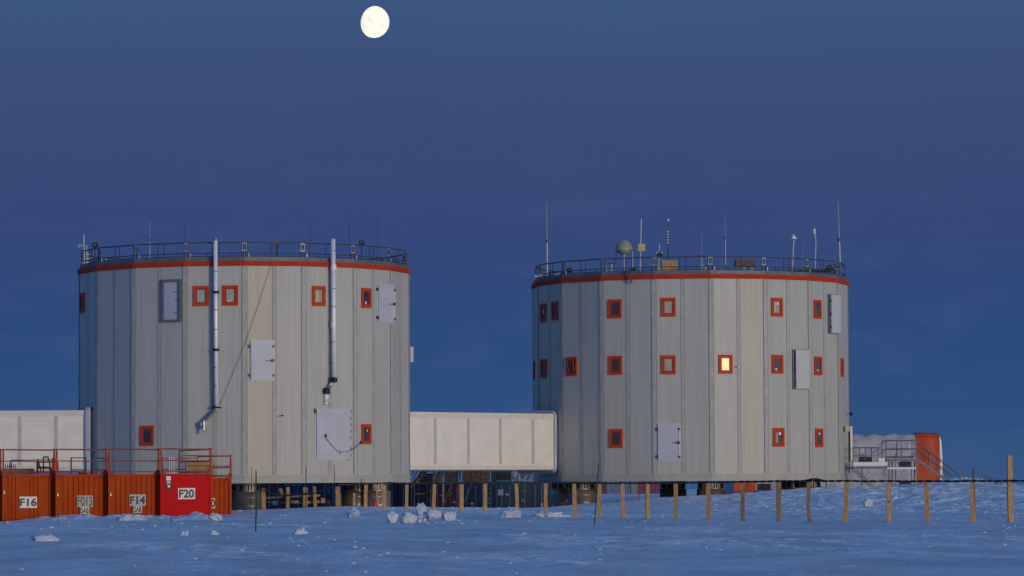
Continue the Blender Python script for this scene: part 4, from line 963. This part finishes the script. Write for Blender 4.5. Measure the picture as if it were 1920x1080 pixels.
# ------------------------------------------------------------------ roof equipment
def roofz(T): return T['zt']+.05
def on_roof(T, D): return roofz(T)
def whip(T, px, y0, y1, D, r0_, r1_, m, label, lean=0, joint=None, cat='antenna', tip=None, pxtop=None):
    p1 = P(px if pxtop is None else pxtop, y1, D); p0 = P(px, y0, D); zr = roofz(T); p0.z = zr
    root = thing('whip_antenna', label, cat, p0)
    pm = p0.lerp(p1, .45 if joint is None else (Z(px, joint, D)-zr)/(p1.z-zr))
    b = MB(); b.tube([p0, pm], r0_, 8); b.tube([p0, p0+UP*.06], r0_*3, 8); b.build('mast', m, root)
    b = MB(); b.tube([pm, p1], [r1_, r1_*.6], 6); b.build('rod', m if tip is None else tip, root)
    b = MB(); b.tube([pm-UP*.08, pm+UP*.08], r0_*1.5, 8); b.build('joint', M_hinge, root)
    return root
GL = 'antennas on the left tower roof'
whip(TL, 281, 480, 413, 203, .022, .016, M_mast, 'thin antenna second pole from the left on the left tower roof', joint=450)
whip(TL, 347, 480, 415, 200, .024, .018, M_hinge, 'dark rod antenna on the left tower roof, left of the taller pipe')
whip(TL, 581.5, 485, 414, 199, .024, .016, M_hinge, 'dark rod antenna on the left tower roof, left of the second pipe')
whip(TL, 655, 485, 414, 200, .024, .016, M_hinge, 'dark rod antenna on the left tower roof, just right of the second pipe')
whip(TL, 708.5, 480, 405, 203, .026, .020, M_hinge, 'tallest dark rod antenna at the right side of the left tower roof')
whip(TR, 1026, 500, 378, 216, .05, .028, M_mast, 'tall white whip antenna at the far left of the right tower roof', joint=452, pxtop=1024.8)
whip(TR, 1119, 500, 462, 220, .018, .012, M_crateb, 'short thin antenna between the tall whip and the dome')
whip(TR, 1106, 500, 474, 221, .018, .012, M_rail, 'shortest thin dark antenna left of the dome')
whip(TR, 1252, 500, 411, 216, .03, .024, M_dark, 'black rod antenna with white tip rising through the tan crate', joint=470, tip=M_hinge, pxtop=1252.8)
b = MB()
for k in range(5):
    q = P(1252+.1*k, 455-5.2*k, 216); b.tube([q-UP*.03, q+UP*.03], .05, 8)
q = P(1252.8, 412.5, 216); b.tube([q-UP*.07, q+UP*.05], .055, 8)
for o in COL.objects:
    if o.get('label') == 'black rod antenna with white tip rising through the tan crate': b.split('white_band', M_signw, o)
whip(TR, 1360.5, 500, 401, 217, .035, .018, M_mast, 'white whip antenna beside the brown crate on the right tower', joint=446, pxtop=1359.3)
whip(TR, 1315.5, 505, 440, 220, .03, .014, M_mast, 'thin white antenna between the tan and the brown crates', joint=480)
whip(TR, 1505.5, 500, 455, 222, .014, .010, M_mast, 'hair-thin antenna between the cone-capped mast and the bent mast')
whip(TR, 1575.5, 500, 378, 216, .06, .032, M_mast, 'tall white whip antenna at the far right of the right tower roof', joint=450, pxtop=1571.5)
# pole with flat square panel
r_ = thing('panel_antenna', 'slim white mast carrying a square yellow panel, right of the dome', 'antenna', (X(1202.5, 213), 213, roofz(TR)))
b = MB(); q = P(1202, 411, 213); b.tube([(X(1202.5, 213), 213, roofz(TR)), (q.x, 213, q.z)], .045, 8); b.build('mast', M_mast, r_)
b = MB(); b.box(P(1203, 464, 212.85), (.42, .08, .44)); b.box(P(1203, 464, 212.8), (.10, .02, .10)); b.build('panel', M_yell, r_)
# radome
r_ = thing('radome', 'grey green dome antenna on a pedestal at the left of the right tower roof', 'antenna', (X(1170, 213), 213, roofz(TR)))
c = P(1170, 468.5, 213); b = MB(); rad = 16.0*213/F; prof = [(rad*math.cos(R(a_)), rad*1.18*math.sin(R(a_))) for a_ in range(0, 91, 9)]; prof[-1] = (.001, prof[-1][1]); b.lathe(c, prof, 36); b.build('dome', M_dome, r_, True)
b = MB(); b.lathe(c, [(rad*1.0, 0), (rad*1.04, 0), (rad*1.04, -.04), (rad*.80, -.05), (rad*.72, -.15), (rad*.45, -.25), (.1, -.27)], 36); b.build('base_cone', M_dome, r_)
b = MB(); b.tube([c-UP*.25, (c.x, 213, roofz(TR)+.45)], .055, 10); b.tube([(c.x, 213, roofz(TR)), (c.x, 213, roofz(TR)+.45)], .09, 10); b.tube([c-UP*.40, c-UP*.25], .09, 10); b.build('pedestal', M_mast, r_)
b = MB(); b.tube([P(1185.5, 471, 213), P(1186, 490, 213), P(1186.5, 505, 213)], .035, 8); b.build('conduit', M_mast, r_)
b = MB(); b.tube([P(1157, 471, 213), P(1156, 480, 213), P(1152, 494, 213.2), P(1151, 506, 213.2)], .02, 6); b.build('cable', M_rail, r_)
# short posts
b = MB(); b.tube([(X(1147, 212), 212, roofz(TR)), P(1147, 495, 212)], .06, 10); b.tube([P(1141, 494.5, 212), P(1150, 494.5, 212)], .04, 8, 1); tag(b.build('vent_post', [M_yell, M_hinge]), 'short cream post with a dark cross arm just left of the dome', 'vent')
# wind sensor cross
r_ = thing('wind_sensor', 'small white mast with a black cross-shaped sensor left of the tan crate', 'sensor', (X(1237, 212), 212, roofz(TR)))
b = MB(); b.tube([(X(1236.5, 212), 212, roofz(TR)), P(1236.5, 456, 212)], .03, 8); b.tube([(X(1236.5, 212), 212, roofz(TR)), P(1236.5, 500, 212)], .09, 10); b.build('mast', M_mast, r_)
b = MB(); q = P(1236.8, 477.8, 211.9); b.box(q, (.17, .16, .30)); b.box(q, (.36, .12, .12)); b.box(q-UP*.06, (.28, .14, .1)); b.build('sensor_head', M_dark, r_)
b = MB(); 
for s_ in (-1, 1): b.box(q+Vector((s_*.15, 0, .12)), (.06, .06, .06)); b.box(q+Vector((s_*.15, 0, -.12)), (.06, .06, .06))
b.split('cup', M_signw, r_)
def crate_on_roof(px0, px1, y0, y1, D, m, label, legs=False, fr_=None):
    a_ = P(px0, y1, D); c_ = P(px1, y0, D); zr = roofz(TR); root = thing('roof_crate', label, 'crate', ((a_.x+c_.x)/2, D, zr)); zb_ = a_.z if legs else zr
    b = MB(); W_ = c_.x-a_.x; H_ = c_.z-zb_; cx_ = (a_.x+c_.x)/2; b.box((cx_, D+.45, zb_+H_/2), (W_, .9, H_)); b.build('box', m, root)
    b = MB()
    for x_ in (a_.x+.04, c_.x-.04, a_.x+W_*.66): b.box((x_, D-.012, zb_+H_/2), (.07, .02, H_))
    for z_ in (zb_+.04, c_.z-.04): b.box((cx_, D-.014, z_), (W_, .02, .05))
    b.build('batten', fr_ or m, root)
    if legs:
        for x_ in (a_.x+W_*.48, a_.x+W_*.88):
            b = MB(); b.box((x_, D+.3, (zr+zb_)/2), (.10, .10, zb_-zr)); b.box((x_-.1, D+.3, (zr+zb_)/2), (.05, .05, zb_-zr)); b.build('leg', M_skirt, root)
crate_on_roof(1241, 1271, 488, 510, 213.5, M_crate, 'tan wooden crate on the roof behind the black rod antenna', fr_=M_crate)
crate_on_roof(1380, 1415.5, 487.5, 499, 214.5, M_crateb, 'brown wooden crate raised on legs on the right tower roof', True)
# cone-capped mast, bent mast
r_ = thing('beacon_mast', 'pale mast with a white cone cap on the right tower roof', 'antenna', (X(1488.5, 215), 215, roofz(TR)))
b = MB(); b.tube([(X(1488, 215), 215, roofz(TR)), P(1488, 449, 215)], .05, 8); b.build('mast', M_mast, r_)
b = MB(); b.lathe(P(1488, 448, 215), [(.01, -.0), (.19, -.01), (.19, .03), (.16, .09), (.08, .17), (.03, .24), (.005, .32)], 20); b.build('cap', M_signw, r_, True)
r_ = thing('camera_mast', "slightly bent grey mast with thick head near the right tower's right end", 'mast', (X(1530.5, 216), 216, roofz(TR)))
b = MB(); b.tube([(X(1530.8, 216), 216, roofz(TR)), P(1529.5, 460, 216), P(1528.6, 437, 216)], .038, 8); b.tube([P(1528.6, 448, 216), P(1526.5, 437, 216)], .03, 6); b.build('mast', M_mast, r_)
b = MB(); b.tube([P(1526.8, 438, 216), P(1526.5, 429, 216)], .07, 10); b.build('head', M_signw, r_)
# floodlights
def flood(T, px, py, D, label, lit=False):
    zr = roofz(T); q = P(px, py, D); root = thing('floodlight', label, 'floodlight', (q.x, D, zr))
    b = MB(); b.tube([(q.x, D, zr), (q.x, D, q.z-.1)], .025, 6); b.build('stand', M_rail, root)
    b = MB(); ax = Vector((.94, 0, .34)).normalized(); az = Vector((-.34, 0, .94)); b.obox(q, ax*.15, Vector((0, .09, 0)), az*.12); b.obox(q-az*.14, ax*.10, Vector((0, .05, 0)), az*.03); b.build('housing', M_dark, root)
    b = MB(); b.obox(q+Vector((0, -.10, 0)), ax*.08, Vector((0, .008, 0)), az*.06); b.build('lens', M_midglass, root)
flood(TL, 178, 459, 203, 'black floodlight at the left end of the left tower roof'); flood(TL, 678, 455, 204, 'black floodlight at the right side of the left tower roof')
flood(TR, 1067, 506, 211, 'black floodlight behind the rail at the left of the right tower roof'); flood(TR, 1187, 505.5, 212, 'small black floodlight below the dome on the right tower roof'); flood(TR, 1555, 501, 213.5, 'black floodlight at the right end of the right tower roof')
# wall weather mast at the left end of the left tower
r_ = thing('weather_mast', 'small weather mast with side arm at the left corner of the left tower roof', 'weather station', (X(158, 202), 202, roofz(TL)))
pp = lambda x_, y_: P(x_, y_, 202)
b = MB(); b.tube([(X(157.5, 202), 202, roofz(TL)), pp(157, 440)], .035, 8); b.build('mast', M_mast, r_)
b = MB(); b.bar(pp(147, 459.5), pp(164, 462), .07); b.bar(pp(162.5, 462), pp(163.5, 494), .09); b.bar(pp(146, 463), pp(150, 463), .06); b.build('arm', M_mast, r_)
for y_ in (477, 485, 493):
    b = MB(); b.tube([pp(161, y_), pp(169, y_)], .05, 8); b.build('gauge', M_signw, r_)
# orange lamp
b = MB(); q = P(518.5, 456, 194.1); b.box(q, (.32, .22, .20)); b.box(q-Vector((0, .115, .02)), (.26, .02, .12), 1); b.tube([q-UP*.1, (q.x, 194.1, roofz(TL)+.1)], .03, 6, 2)
tag(b.build('warning_lamp', [mat('orange_lamp', (.45, .09, .02), .5), M_crate, M_rail]), 'orange box lamp on the front rail of the left tower', 'lamp')
# low dark panel rack
r_ = thing('solar_panel_rack', 'long low black panel rack lying on the right part of the right tower roof', 'panel rack', (X(1510, 214), 214, roofz(TR)))
b = MB(); b.add([P(1450, 510.5, 213), P(1560, 507, 214.5), P(1560, 509.5, 214.5), P(1500, 512, 213), P(1450, 511.5, 218), P(1560, 506, 219), P(1560, 508.5, 219), P(1500, 511, 218)], [(0, 3, 2, 1), (4, 5, 6, 7), (0, 1, 5, 4), (1, 2, 6, 5), (2, 3, 7, 6), (3, 0, 4, 7)]); b.build('panel', M_dark, r_)
b = MB(); b.bar(P(1490, 509.5, 212.9), P(1565, 505.5, 212.9), .16, .2); b.build('frame', M_black, r_)
for x_ in (1500, 1528, 1552): b = MB(); b.bar(P(x_, 510, 213), (X(x_, 213), 213, roofz(TR)), .07); b.build('leg', M_dark, r_)
for px, py, D, T, lb in ((1018, 516, 212, TR, 'snow-dusted clutter behind the left end of the right tower rail'),):
    b = MB()
    for k in range(6): b.box((X(1008+k*8, 213), 213, roofz(T)+.22+.04*(k % 3)), (.2, .3, .12+.05*(k % 2)))
    tag(b.build('roof_clutter', M_railw), lb, 'roof fittings')
b = MB(); b.tube([P(1322, 500, 212), P(1322, 508, 212)], .1, 10); b.tube([P(1314, 498, 213), P(1319, 498, 213)], .06, 8); b.tube([P(1316, 500, 213), (X(1316, 213), 213, roofz(TR))], .03, 8); tag(b.build('roof_vent', M_yell), 'short cream vent beside the thin white antenna mid roof', 'vent')

# ------------------------------------------------------------------ fence of timber posts with a cable
FX = [460, 494, 633, 762, 866, 969, 1077, 1214, 1392, 1585, 1893, 1990]; FD = [193, 190, 186, 178, 168, 160, 150, 142, 132, 127, 124, 123]
def fd(px): return float(np.interp(px, FX, FD))
posts = [  # top x, top y, bottom x, bottom y, width px, label
 (633, 912, 634, 955, 7.5, 'timber post under the left tower where the sagging cable climbs, left of the dark foot'),
 (686, 909, 684.5, 959, 6.5, 'timber post just left of the fire extinguisher foot'),
 (720.5, 909, 720, 960, 7.5, 'timber post just right of the foot with the fire extinguisher'),
 (763, 909, 761.5, 960, 6, 'timber post under the right edge of the left tower, above a snow block'),
 (814.5, 908, 813, 961, 6.5, 'timber post in front of the red container under the bridge, beside the snow blocks'),
 (866, 908, 865, 963, 6.5, 'timber post left of the navy container, under the bridge'),
 (910, 907, 910, 963, 7, 'timber post in front of the navy container, second under the bridge from its middle'),
 (967.5, 907, 970.5, 962, 6.5, 'leaning timber post rising from a snow heap in front of the dark teal container'),
 (1023, 906, 1023, 964, 7, 'timber post in front of the blue container, below the bridge collar'),
 (1076.5, 907, 1078, 972, 7.5, 'pale timber post between the two feet at the left of the right tower'),
 (1123.5, 907.5, 1124.5, 971, 7.5, 'timber post against the right edge of the silver foot of the right tower'),
 (1166.5, 907, 1168.5, 975, 7, 'timber post left of the red flag pole under the right tower'),
 (1214, 907, 1214.5, 973, 7.5, 'timber post right of the red flag pole under the right tower'),
 (1267, 907, 1267.5, 976, 7, 'timber post in front of the black foot below the white door of the right tower'),
 (1328, 906, 1328.5, 976, 8, "timber post in front of the grey foot at the right tower's middle"),
 (1392.5, 905, 1392, 980, 7.5, 'timber post in front of the orange end bay seen under the right tower'),
 (1460, 904, 1460.5, 979, 8.5, 'timber post between the black opening and the far feet of the right tower'),
 (1517, 903.5, 1519, 976, 6.8, 'timber post that bends to the right at its base, under the arched cable'),
 (1587, 903.5, 1585, 976, 8.5, 'timber post just below the right edge of the right tower'),
 (1666.5, 904, 1666, 979, 8, 'timber post in front of the stair legs'),
 (1736.5, 903, 1739, 980, 8.5, 'timber post in front of the orange end of the tent'),
 (1821.5, 903, 1826, 982, 7.5, 'leaning timber post in front of the snow mound'),
 (1892.5, 854, 1895, 982, 9.5, 'tallest timber post, standing far above the cable at the right edge'),
]
G1 = 'timber posts carrying the black cable'
proto = None
def timber(px0, py0, px1, py1, wpx, D, label, group, m=M_wood, name='fence_post', bend=0):
    top = P(px0, py0, D); bot = P(px1, py1, D); W_ = wpx*D/F; gzv = gz(bot.x, D); bot.z = min(bot.z, gzv)-.25
    b = MB(); rr = random.Random(int(px0)); vs = []; rings = 7; rd = rr.uniform(-.25, .25)
    for i in range(rings):
        u = i/(rings-1); c_ = bot.lerp(top, u)+Vector((rr.uniform(-.006, .006)+bend*(.5-abs(u-.5))*-.1, 0, 0)); w2 = W_/2*(1+rr.uniform(-.04, .04)); d2 = .05
        for (sx, sy) in ((-1, -1), (1, -1), (1, 1), (-1, 1)):
            vs.append(c_+Vector((sx*w2*math.cos(rd)-sy*d2*math.sin(rd), sx*w2*math.sin(rd)+sy*d2*math.cos(rd), (rr.uniform(-.012, .012) if i == rings-1 else 0))))
    fs = [(0, 3, 2, 1), tuple((rings-1)*4+k for k in range(4))]
    for i in range(rings-1):
        for k in range(4): fs.append((i*4+k, i*4+(k+1) % 4, i*4+(k+1) % 4+4, i*4+k+4))
    b.add(vs, fs)
    # knots
    for k in range(rr.randint(2, 5)):
        u = rr.uniform(.3, .95); q = bot.lerp(top, u)+Vector((rr.uniform(-.3, .3)*W_, -.056, 0)); q.y = D-.05-abs(math.sin(rd))*W_*.28-.006
        b.lathe(q, [(0, 0)], 3) if False else b.tube([q, q+Vector((0, -.006, 0))], rr.uniform(.012, .022), 7, 1)
    o = b.build(name, [m, M_woodend], origin=(bot.x, D, gzv)); return tag(o, label, 'post', group)
for i, (a_, b_, c_, d_, w_, lb) in enumerate(posts):
    timber(a_, b_, c_, d_, w_, fd(a_), lb, G1, bend=1 if a_ == 1517 else 0)
# short barrier below the left tower
for (a_, b_, c_, d_, w_, lb) in ((494.5, 915.5, 494.5, 952, 7.5, 'short timber post beside the big foot at the left of the barrier'), (540, 913.5, 539.5, 952, 6.5, 'short timber post, second of the barrier under the left tower'), (572.5, 913.5, 572, 952, 8, 'short thick timber post with a block head at the middle of the barrier'), (589.5, 912, 592, 952, 5.5, 'thin short timber post at the right end of the barrier')):
    timber(a_, b_, c_, d_, w_, 189, lb, 'posts of the short barrier')
b = MB(); b.bar(P(526, 916, 190.5), P(529.5, 929, 190.5), .16, .1); tag(b.build('timber_offcut', M_wood), 'short tilted timber offcut fixed between the first two barrier posts', 'timber')
b = MB(); b.box(P(572.8, 919, 188.75), (.24, .12, .30)); tag(b.build('timber_block', M_wood), 'square timber block on the thick barrier post', 'timber')
for k, (x0, y0, x1, y1, lb) in enumerate(((499, 933.5, 540, 931, 'grey upper rail of the barrier, left length'), (541, 931, 600, 929, 'tan upper rail of the barrier, right length'), (546, 941, 562, 941, 'short lower rail of the barrier, left piece'), (574, 942, 607, 940, 'lower rail of the barrier ending in an ochre block'))):
    b = MB(); b.bar(P(x0, y0, 189.3), P(x1, y1, 189.3), .10 if k < 2 else .13, .05)
    if k == 3: b.box(P(606, 938.5, 189.2), (.22, .1, .26))
    tag(b.build('barrier_rail', M_woodend if k == 0 else M_wood), lb, 'rail', 'rails of the short barrier')
timber(664, 924, 663.5, 952, 4.5, 190, 'pale thin stake between the two posts left of the extinguisher', 'thin stakes'); timber(706.5, 910, 709, 953, 3.5, 191, 'thin pale lath leaning on the foot with the extinguisher', 'thin stakes'); timber(638.5, 925, 638, 952, 3, 188, 'thin dark lath tucked behind the post where the cable climbs', 'thin stakes', M_woodend)
# cables: a twisted pair along the post tops, and the sagging length on the left
def cable(pts, label, tw=.022, r_=.022, name='cable', steps=14):
    fine = []; 
    for i in range(len(pts)-1):
        for k in range(steps):
            u = k/steps; fine.append((pts[i][0]*(1-u)+pts[i+1][0]*u, pts[i][1]*(1-u)+pts[i+1][1]*u-(0 if not tw else -.6*math.sin(math.pi*u))))
    fine.append(pts[-1]); b = MB()
    for ph in (0, math.pi):
        l_ = []
        for i, (x_, y_) in enumerate(fine):
            q = P(x_, y_, fd(x_)-.07); a_ = ph+i*1.1; l_.append(q+Vector((0, math.cos(a_)*tw, math.sin(a_)*tw)))
        b.tube(l_, r_, 5)
    return tag(b.build(name, M_cable), label, 'cable')
cable([(728, 904.5), (763, 906), (814, 905.5), (866, 905.5), (910, 905), (968, 904.5), (1023, 904), (1077, 905), (1124, 905.8), (1168, 905.5), (1214, 905.5), (1267, 905), (1328, 904), (1392, 903), (1460, 901.8), (1517, 901.3), (1587, 901.5), (1667, 901.8), (1737, 901.8), (1822, 901.6), (1893, 901.3), (1990, 901)], 'long black twisted cable running along the tops of the timber posts')
b = MB()
b.tube([P(x_, y_, fd(x_)-.1) for x_, y_ in ((1500, 902), (1510, 901), (1520, 898.5), (1528, 897.8), (1537, 899), (1545, 901.5), (1553, 902))], .03, 6); tag(b.build('cable_loop', M_cable), 'loose arched loop of black cable above the bent post', 'cable')
b = MB()
for pts in ([(494, 914), (500, 918), (512, 925), (525, 928.5), (540, 929.5), (560, 927.5), (575, 926.5), (592, 924), (605, 919), (620, 914.5), (633, 909)], [(497, 919), (510, 925.5), (522, 928.5), (545, 929), (562, 926), (590, 924.5)], [(633, 909), (660, 909.5), (690, 907.5), (728, 905)]):
    b.tube([P(x_, y_, 188.7 if x_ < 600 else fd(x_)-.3 if x_ > 640 else 187.5) for x_, y_ in pts], .032, 6)
tag(b.build('cable', M_cable), 'black cable sagging across the short timber barrier under the left tower', 'cable')
b = MB(); b.tube([P(x_, y_, 189.9) for x_, y_ in ((497, 941), (560, 944), (600, 943))], .010, 5)
tag(b.build('cord', M_steel), 'thin grey cord stretched along the barrier', 'cord')
# hoop of hose and extinguisher on the foot
b = MB(); q = [P(699+10*math.cos(R(a_)), 937+15*math.sin(R(a_)), 197) for a_ in range(150, 380, 12)]; b.tube(q, .022, 6); tag(b.build('hose', M_cable), 'black hose looped against the foot beside the extinguisher', 'hose')
r_ = thing('fire_extinguisher', 'red fire extinguisher standing against the steel foot of the left tower', 'fire extinguisher', P(703.5, 954, 191))
b = MB(); q = P(703.3, 955, 191); b.lathe(q, [(0, 0), (.085, 0), (.09, .02), (.09, .40), (.06, .47), (.03, .5)], 16); b.build('cylinder', M_redpl, r_, True)
b = MB(); b.tube([q+UP*.49, q+UP*.56], .03, 8); b.box(q+UP*.57+Vector((.04, 0, 0)), (.14, .03, .03)); b.build('valve', M_dark, r_)
# ------------------------------------------------------------------ canes and poles
def cane(px0, py0, px1, py1, D, m, label, rad=.022, name='marker_cane', group='green marker canes in the snow'):
    t_ = P(px0, py0, D); bt = P(px1, py1, D); gv = gz(bt.x, D); bt.z = min(bt.z, gv)-.2; b = MB(); mid = bt.lerp(t_, .5)+Vector((.02, 0, 0)); b.tube([bt, mid, t_], [rad, rad, rad*.8], 6)
    for u in (.3, .55, .8): q = bt.lerp(t_, u); b.tube([q-UP*.012, q+UP*.012], rad*1.25, 6)
    return tag(b.build(name, m, origin=(bt.x, D, gv)), label, 'pole', group)
def dground(px, py):
    for D in np.arange(60, 215, .5):
        p_ = P(px, py, D)
        if p_.z <= gz(p_.x, D): return float(D)
    return 170.
cane(480, 882, 479, 997, dground(479, 997), M_green, 'green cane standing nearest the camera in front of the left tower', .022)
cane(472, 877, 468.5, 953, 186, M_green, 'slanting green cane just left of the nearest cane', .015)
cane(573.5, 875, 573, 915, 188.2, M_dark, 'dark cane rising from the block-headed barrier post', .022)
cane(626.5, 871, 626.5, 912, 188, M_dark, 'dark cane beside the post where the cable climbs', .020)
cane(677.3, 897, 677, 956, 188, M_dark, 'dark cane left of the extinguisher foot', .022)
cane(1122.5, 868, 1113, 985, dground(1113, 985), M_green, 'slanting green cane in front of the left part of the right tower', .019)
cane(321, 895, 320.5, 979, dground(320.5, 981), M_green, 'dark thin cane in front of the red container', .014)
cane(108.5, 955, 108.3, 982, dground(108, 983), M_dark, 'short thin cane at the base of the F013 container', .010)
cane(8, 955, 7.7, 985, dground(8, 985), M_dark, 'short thin cane at the left edge by the F16 container', .010)
cane(1197.5, 904, 1197, 938, 206, M_redpl, 'red flag pole under the right tower', .030, 'flag_pole', None)
cane(1825, 879, 1825.5, 905, 140, M_crateb, 'short dark red stick behind the leaning post by the mound', .045, 'marker_stick', None)
b = MB(); q0 = P(436, 966, 196); q1 = P(456, 950, 196); b.box(((q0.x+q1.x)/2, 196, (q0.z+q1.z)/2), (q1.x-q0.x, .5, q1.z-q0.z))
for k in range(5): b.box((q0.x+(k+.5)*(q1.x-q0.x)/5, 195.74, (q0.z+q1.z)/2), (.03, .03, q1.z-q0.z), 1)
tag(b.build('plastic_crate', [M_green2, M_dark]), 'green plastic crate half buried beside the orange container', 'crate')

# ------------------------------------------------------------------ snow lumps
GB = 'snow blocks below the bridge'
for (px, py, wp, hp, sd_, lb) in ((735, 970, 21, 24, 1, 'rounded upright snow block, leftmost of the group below the left tower'), (765, 971, 29, 22, 2, 'pyramid-like snow block left of the tall one'), (789, 958, 21, 29, 3, 'tallest snow block of the group'),
                                  (811, 964, 32, 20, 4, 'low slanting snow block right of the tall one'), (842, 967, 28, 20, 5, 'blocky snow lump at the right end of the group'), (789, 976, 22, 9, 6, 'small snow lump in front of the tallest block'),
                                  (662, 961, 26, 19, 7, 'pointed snow heap in front of the thin stake under the left tower'), (405, 969, 24, 17, 8, 'round snow block beside the foot of the red container'), (562, 997, 24, 11, 9, 'small snow lump lying right of the nearest green cane'),
                                  (957, 961, 42, 20, 10, 'snow heap around the leaning post'), (1627, 942, 18, 18, 11, 'snow lump on the rough slope right of the right tower'), (346, 1001, 16, 8, 12, 'small snow lump left of the nearest cane'), (402, 1001, 16, 7, 13, 'small flat snow lump between two others in the foreground'),
                                  (85, 1009, 52, 14, 14, 'wide flat snow lump in the left foreground'), (1678, 933, 10, 9, 15, 'tiny snow lump beside the post by the stair legs'), (1032, 964, 60, 12, 16, 'low snow heap at the post below the bridge collar'), (245, 970, 60, 13, 17, 'low snow drift at the foot of the F14 container')):
    lump(px, py, dground(px, py+hp/2-1) if py > 955 or px > 1600 else 186, wp, hp, sd_, lb, GB if px in (735, 765, 789, 811, 842) else None, sharp=.2 if hp > 12 else .3)
# small chips of crust scattered over the snow: nobody could count them
from mathutils import noise
rr = random.Random(5); b = MB()
ico = [Vector(v).normalized() for v in ((0, 0, 1), (.9, 0, .3), (.28, .85, .3), (-.72, .53, .3), (-.72, -.53, .3), (.28, -.85, .3), (.6, .6, -.5), (-.3, .8, -.5), (-.9, 0, -.5), (-.3, -.8, -.5), (.6, -.6, -.5))]
icf = [(0, 1, 2), (0, 2, 3), (0, 3, 4), (0, 4, 5), (0, 5, 1), (1, 6, 2), (2, 7, 3), (3, 8, 4), (4, 9, 5), (5, 10, 1), (2, 6, 7), (3, 7, 8), (4, 8, 9), (5, 9, 10), (1, 10, 6)]
cnt = 0
while cnt < 1700:
    D = 50+175*rr.random()**.75; px = rr.uniform(-40, 1960); x = X(px, D)
    dens = noise.noise(Vector((x*.12, D*.05, 2)))*1.6+.30
    if px > 1250 and D > 150: dens += .35
    if D > 188 and px < 1050: continue
    if rr.random() > dens: continue
    s_ = (.010+.034*rr.random()**9)*(.55+D/170); gzv = gz(x, D)
    if D > 150: s_ *= 1.15
    b.add([Vector((x+v.x*s_*rr.uniform(.7, 1.9), D+v.y*s_*1.2, gzv+.25*s_+v.z*s_*rr.uniform(.6, 1.0))) for v in ico], icf); cnt += 1
tag(b.build('snow_chips', M_block), 'small loose crumbs of crusted snow scattered over the ground', 'snow crumbs', kind='stuff')

# ------------------------------------------------------------------ moon
DM_ = 20000.0; c = P(701, 41, DM_); rad = 28.6*DM_/F; b = MB(); nu, nv = 64, 40; vs = []
vr = (c-Vector((0, 0, EYE))).normalized(); rt = vr.cross(UP).normalized(); upv = rt.cross(vr)
tl = R(-14)
for j in range(nv+1):
    th = math.pi*j/nv
    for i in range(nu):
        ph = 2*math.pi*i/nu; dx, dy, dz = math.sin(th)*math.cos(ph), math.sin(th)*math.sin(ph), math.cos(th)
        if dx < 0: dx *= .84                      # the unlit edge of a nearly full moon
        X_ = dx*math.cos(tl)-dz*math.sin(tl); Z_ = dx*math.sin(tl)+dz*math.cos(tl)
        vs.append(c+(rt*X_+upv*Z_*1.03+vr*dy)*rad*1.02)
fs = [(j*nu+i, (j+1)*nu+i, (j+1)*nu+(i+1) % nu, j*nu+(i+1) % nu) for j in range(nv) for i in range(nu)]
b.add(vs, fs)
mm = bpy.data.materials.new('moon_surface'); mm.use_nodes = True; n = mm.node_tree.nodes; l = mm.node_tree.links; bs = n['Principled BSDF']; bs.inputs['Base Color'].default_value = (0, 0, 0, 1); bs.inputs['Specular IOR Level'].default_value = 0
tcn = n.new('ShaderNodeTexCoord'); nzz = n.new('ShaderNodeTexNoise'); nzz.inputs['Scale'].default_value = .016; nzz.inputs['Detail'].default_value = 3; l.new(tcn.outputs['Object'], nzz.inputs[0])
sx = n.new('ShaderNodeSeparateXYZ'); l.new(tcn.outputs['Object'], sx.inputs[0])
mr = n.new('ShaderNodeMapRange'); mr.inputs[1].default_value = -rad; mr.inputs[2].default_value = -rad*.1; mr.inputs[3].default_value = .18; mr.inputs[4].default_value = .45; l.new(sx.outputs[0], mr.inputs[0])
ad = n.new('ShaderNodeMath'); ad.operation = 'ADD'; l.new(mr.outputs[0], ad.inputs[0]); l.new(nzz.outputs[0], ad.inputs[1])
cr_ = n.new('ShaderNodeValToRGB'); l.new(ad.outputs[0], cr_.inputs[0]); cr_.color_ramp.elements[0].position = .55; cr_.color_ramp.elements[0].color = (.72, .66, .54, 1); cr_.color_ramp.elements[1].position = .85; cr_.color_ramp.elements[1].color = (1.0, .985, .86, 1)
l.new(cr_.outputs[0], bs.inputs['Emission Color']); bs.inputs['Emission Strength'].default_value = 1.0
o = b.build('moon', mm, None, True, origin=c); tag(o, 'bright white nearly full moon high in the dusk sky', 'moon')
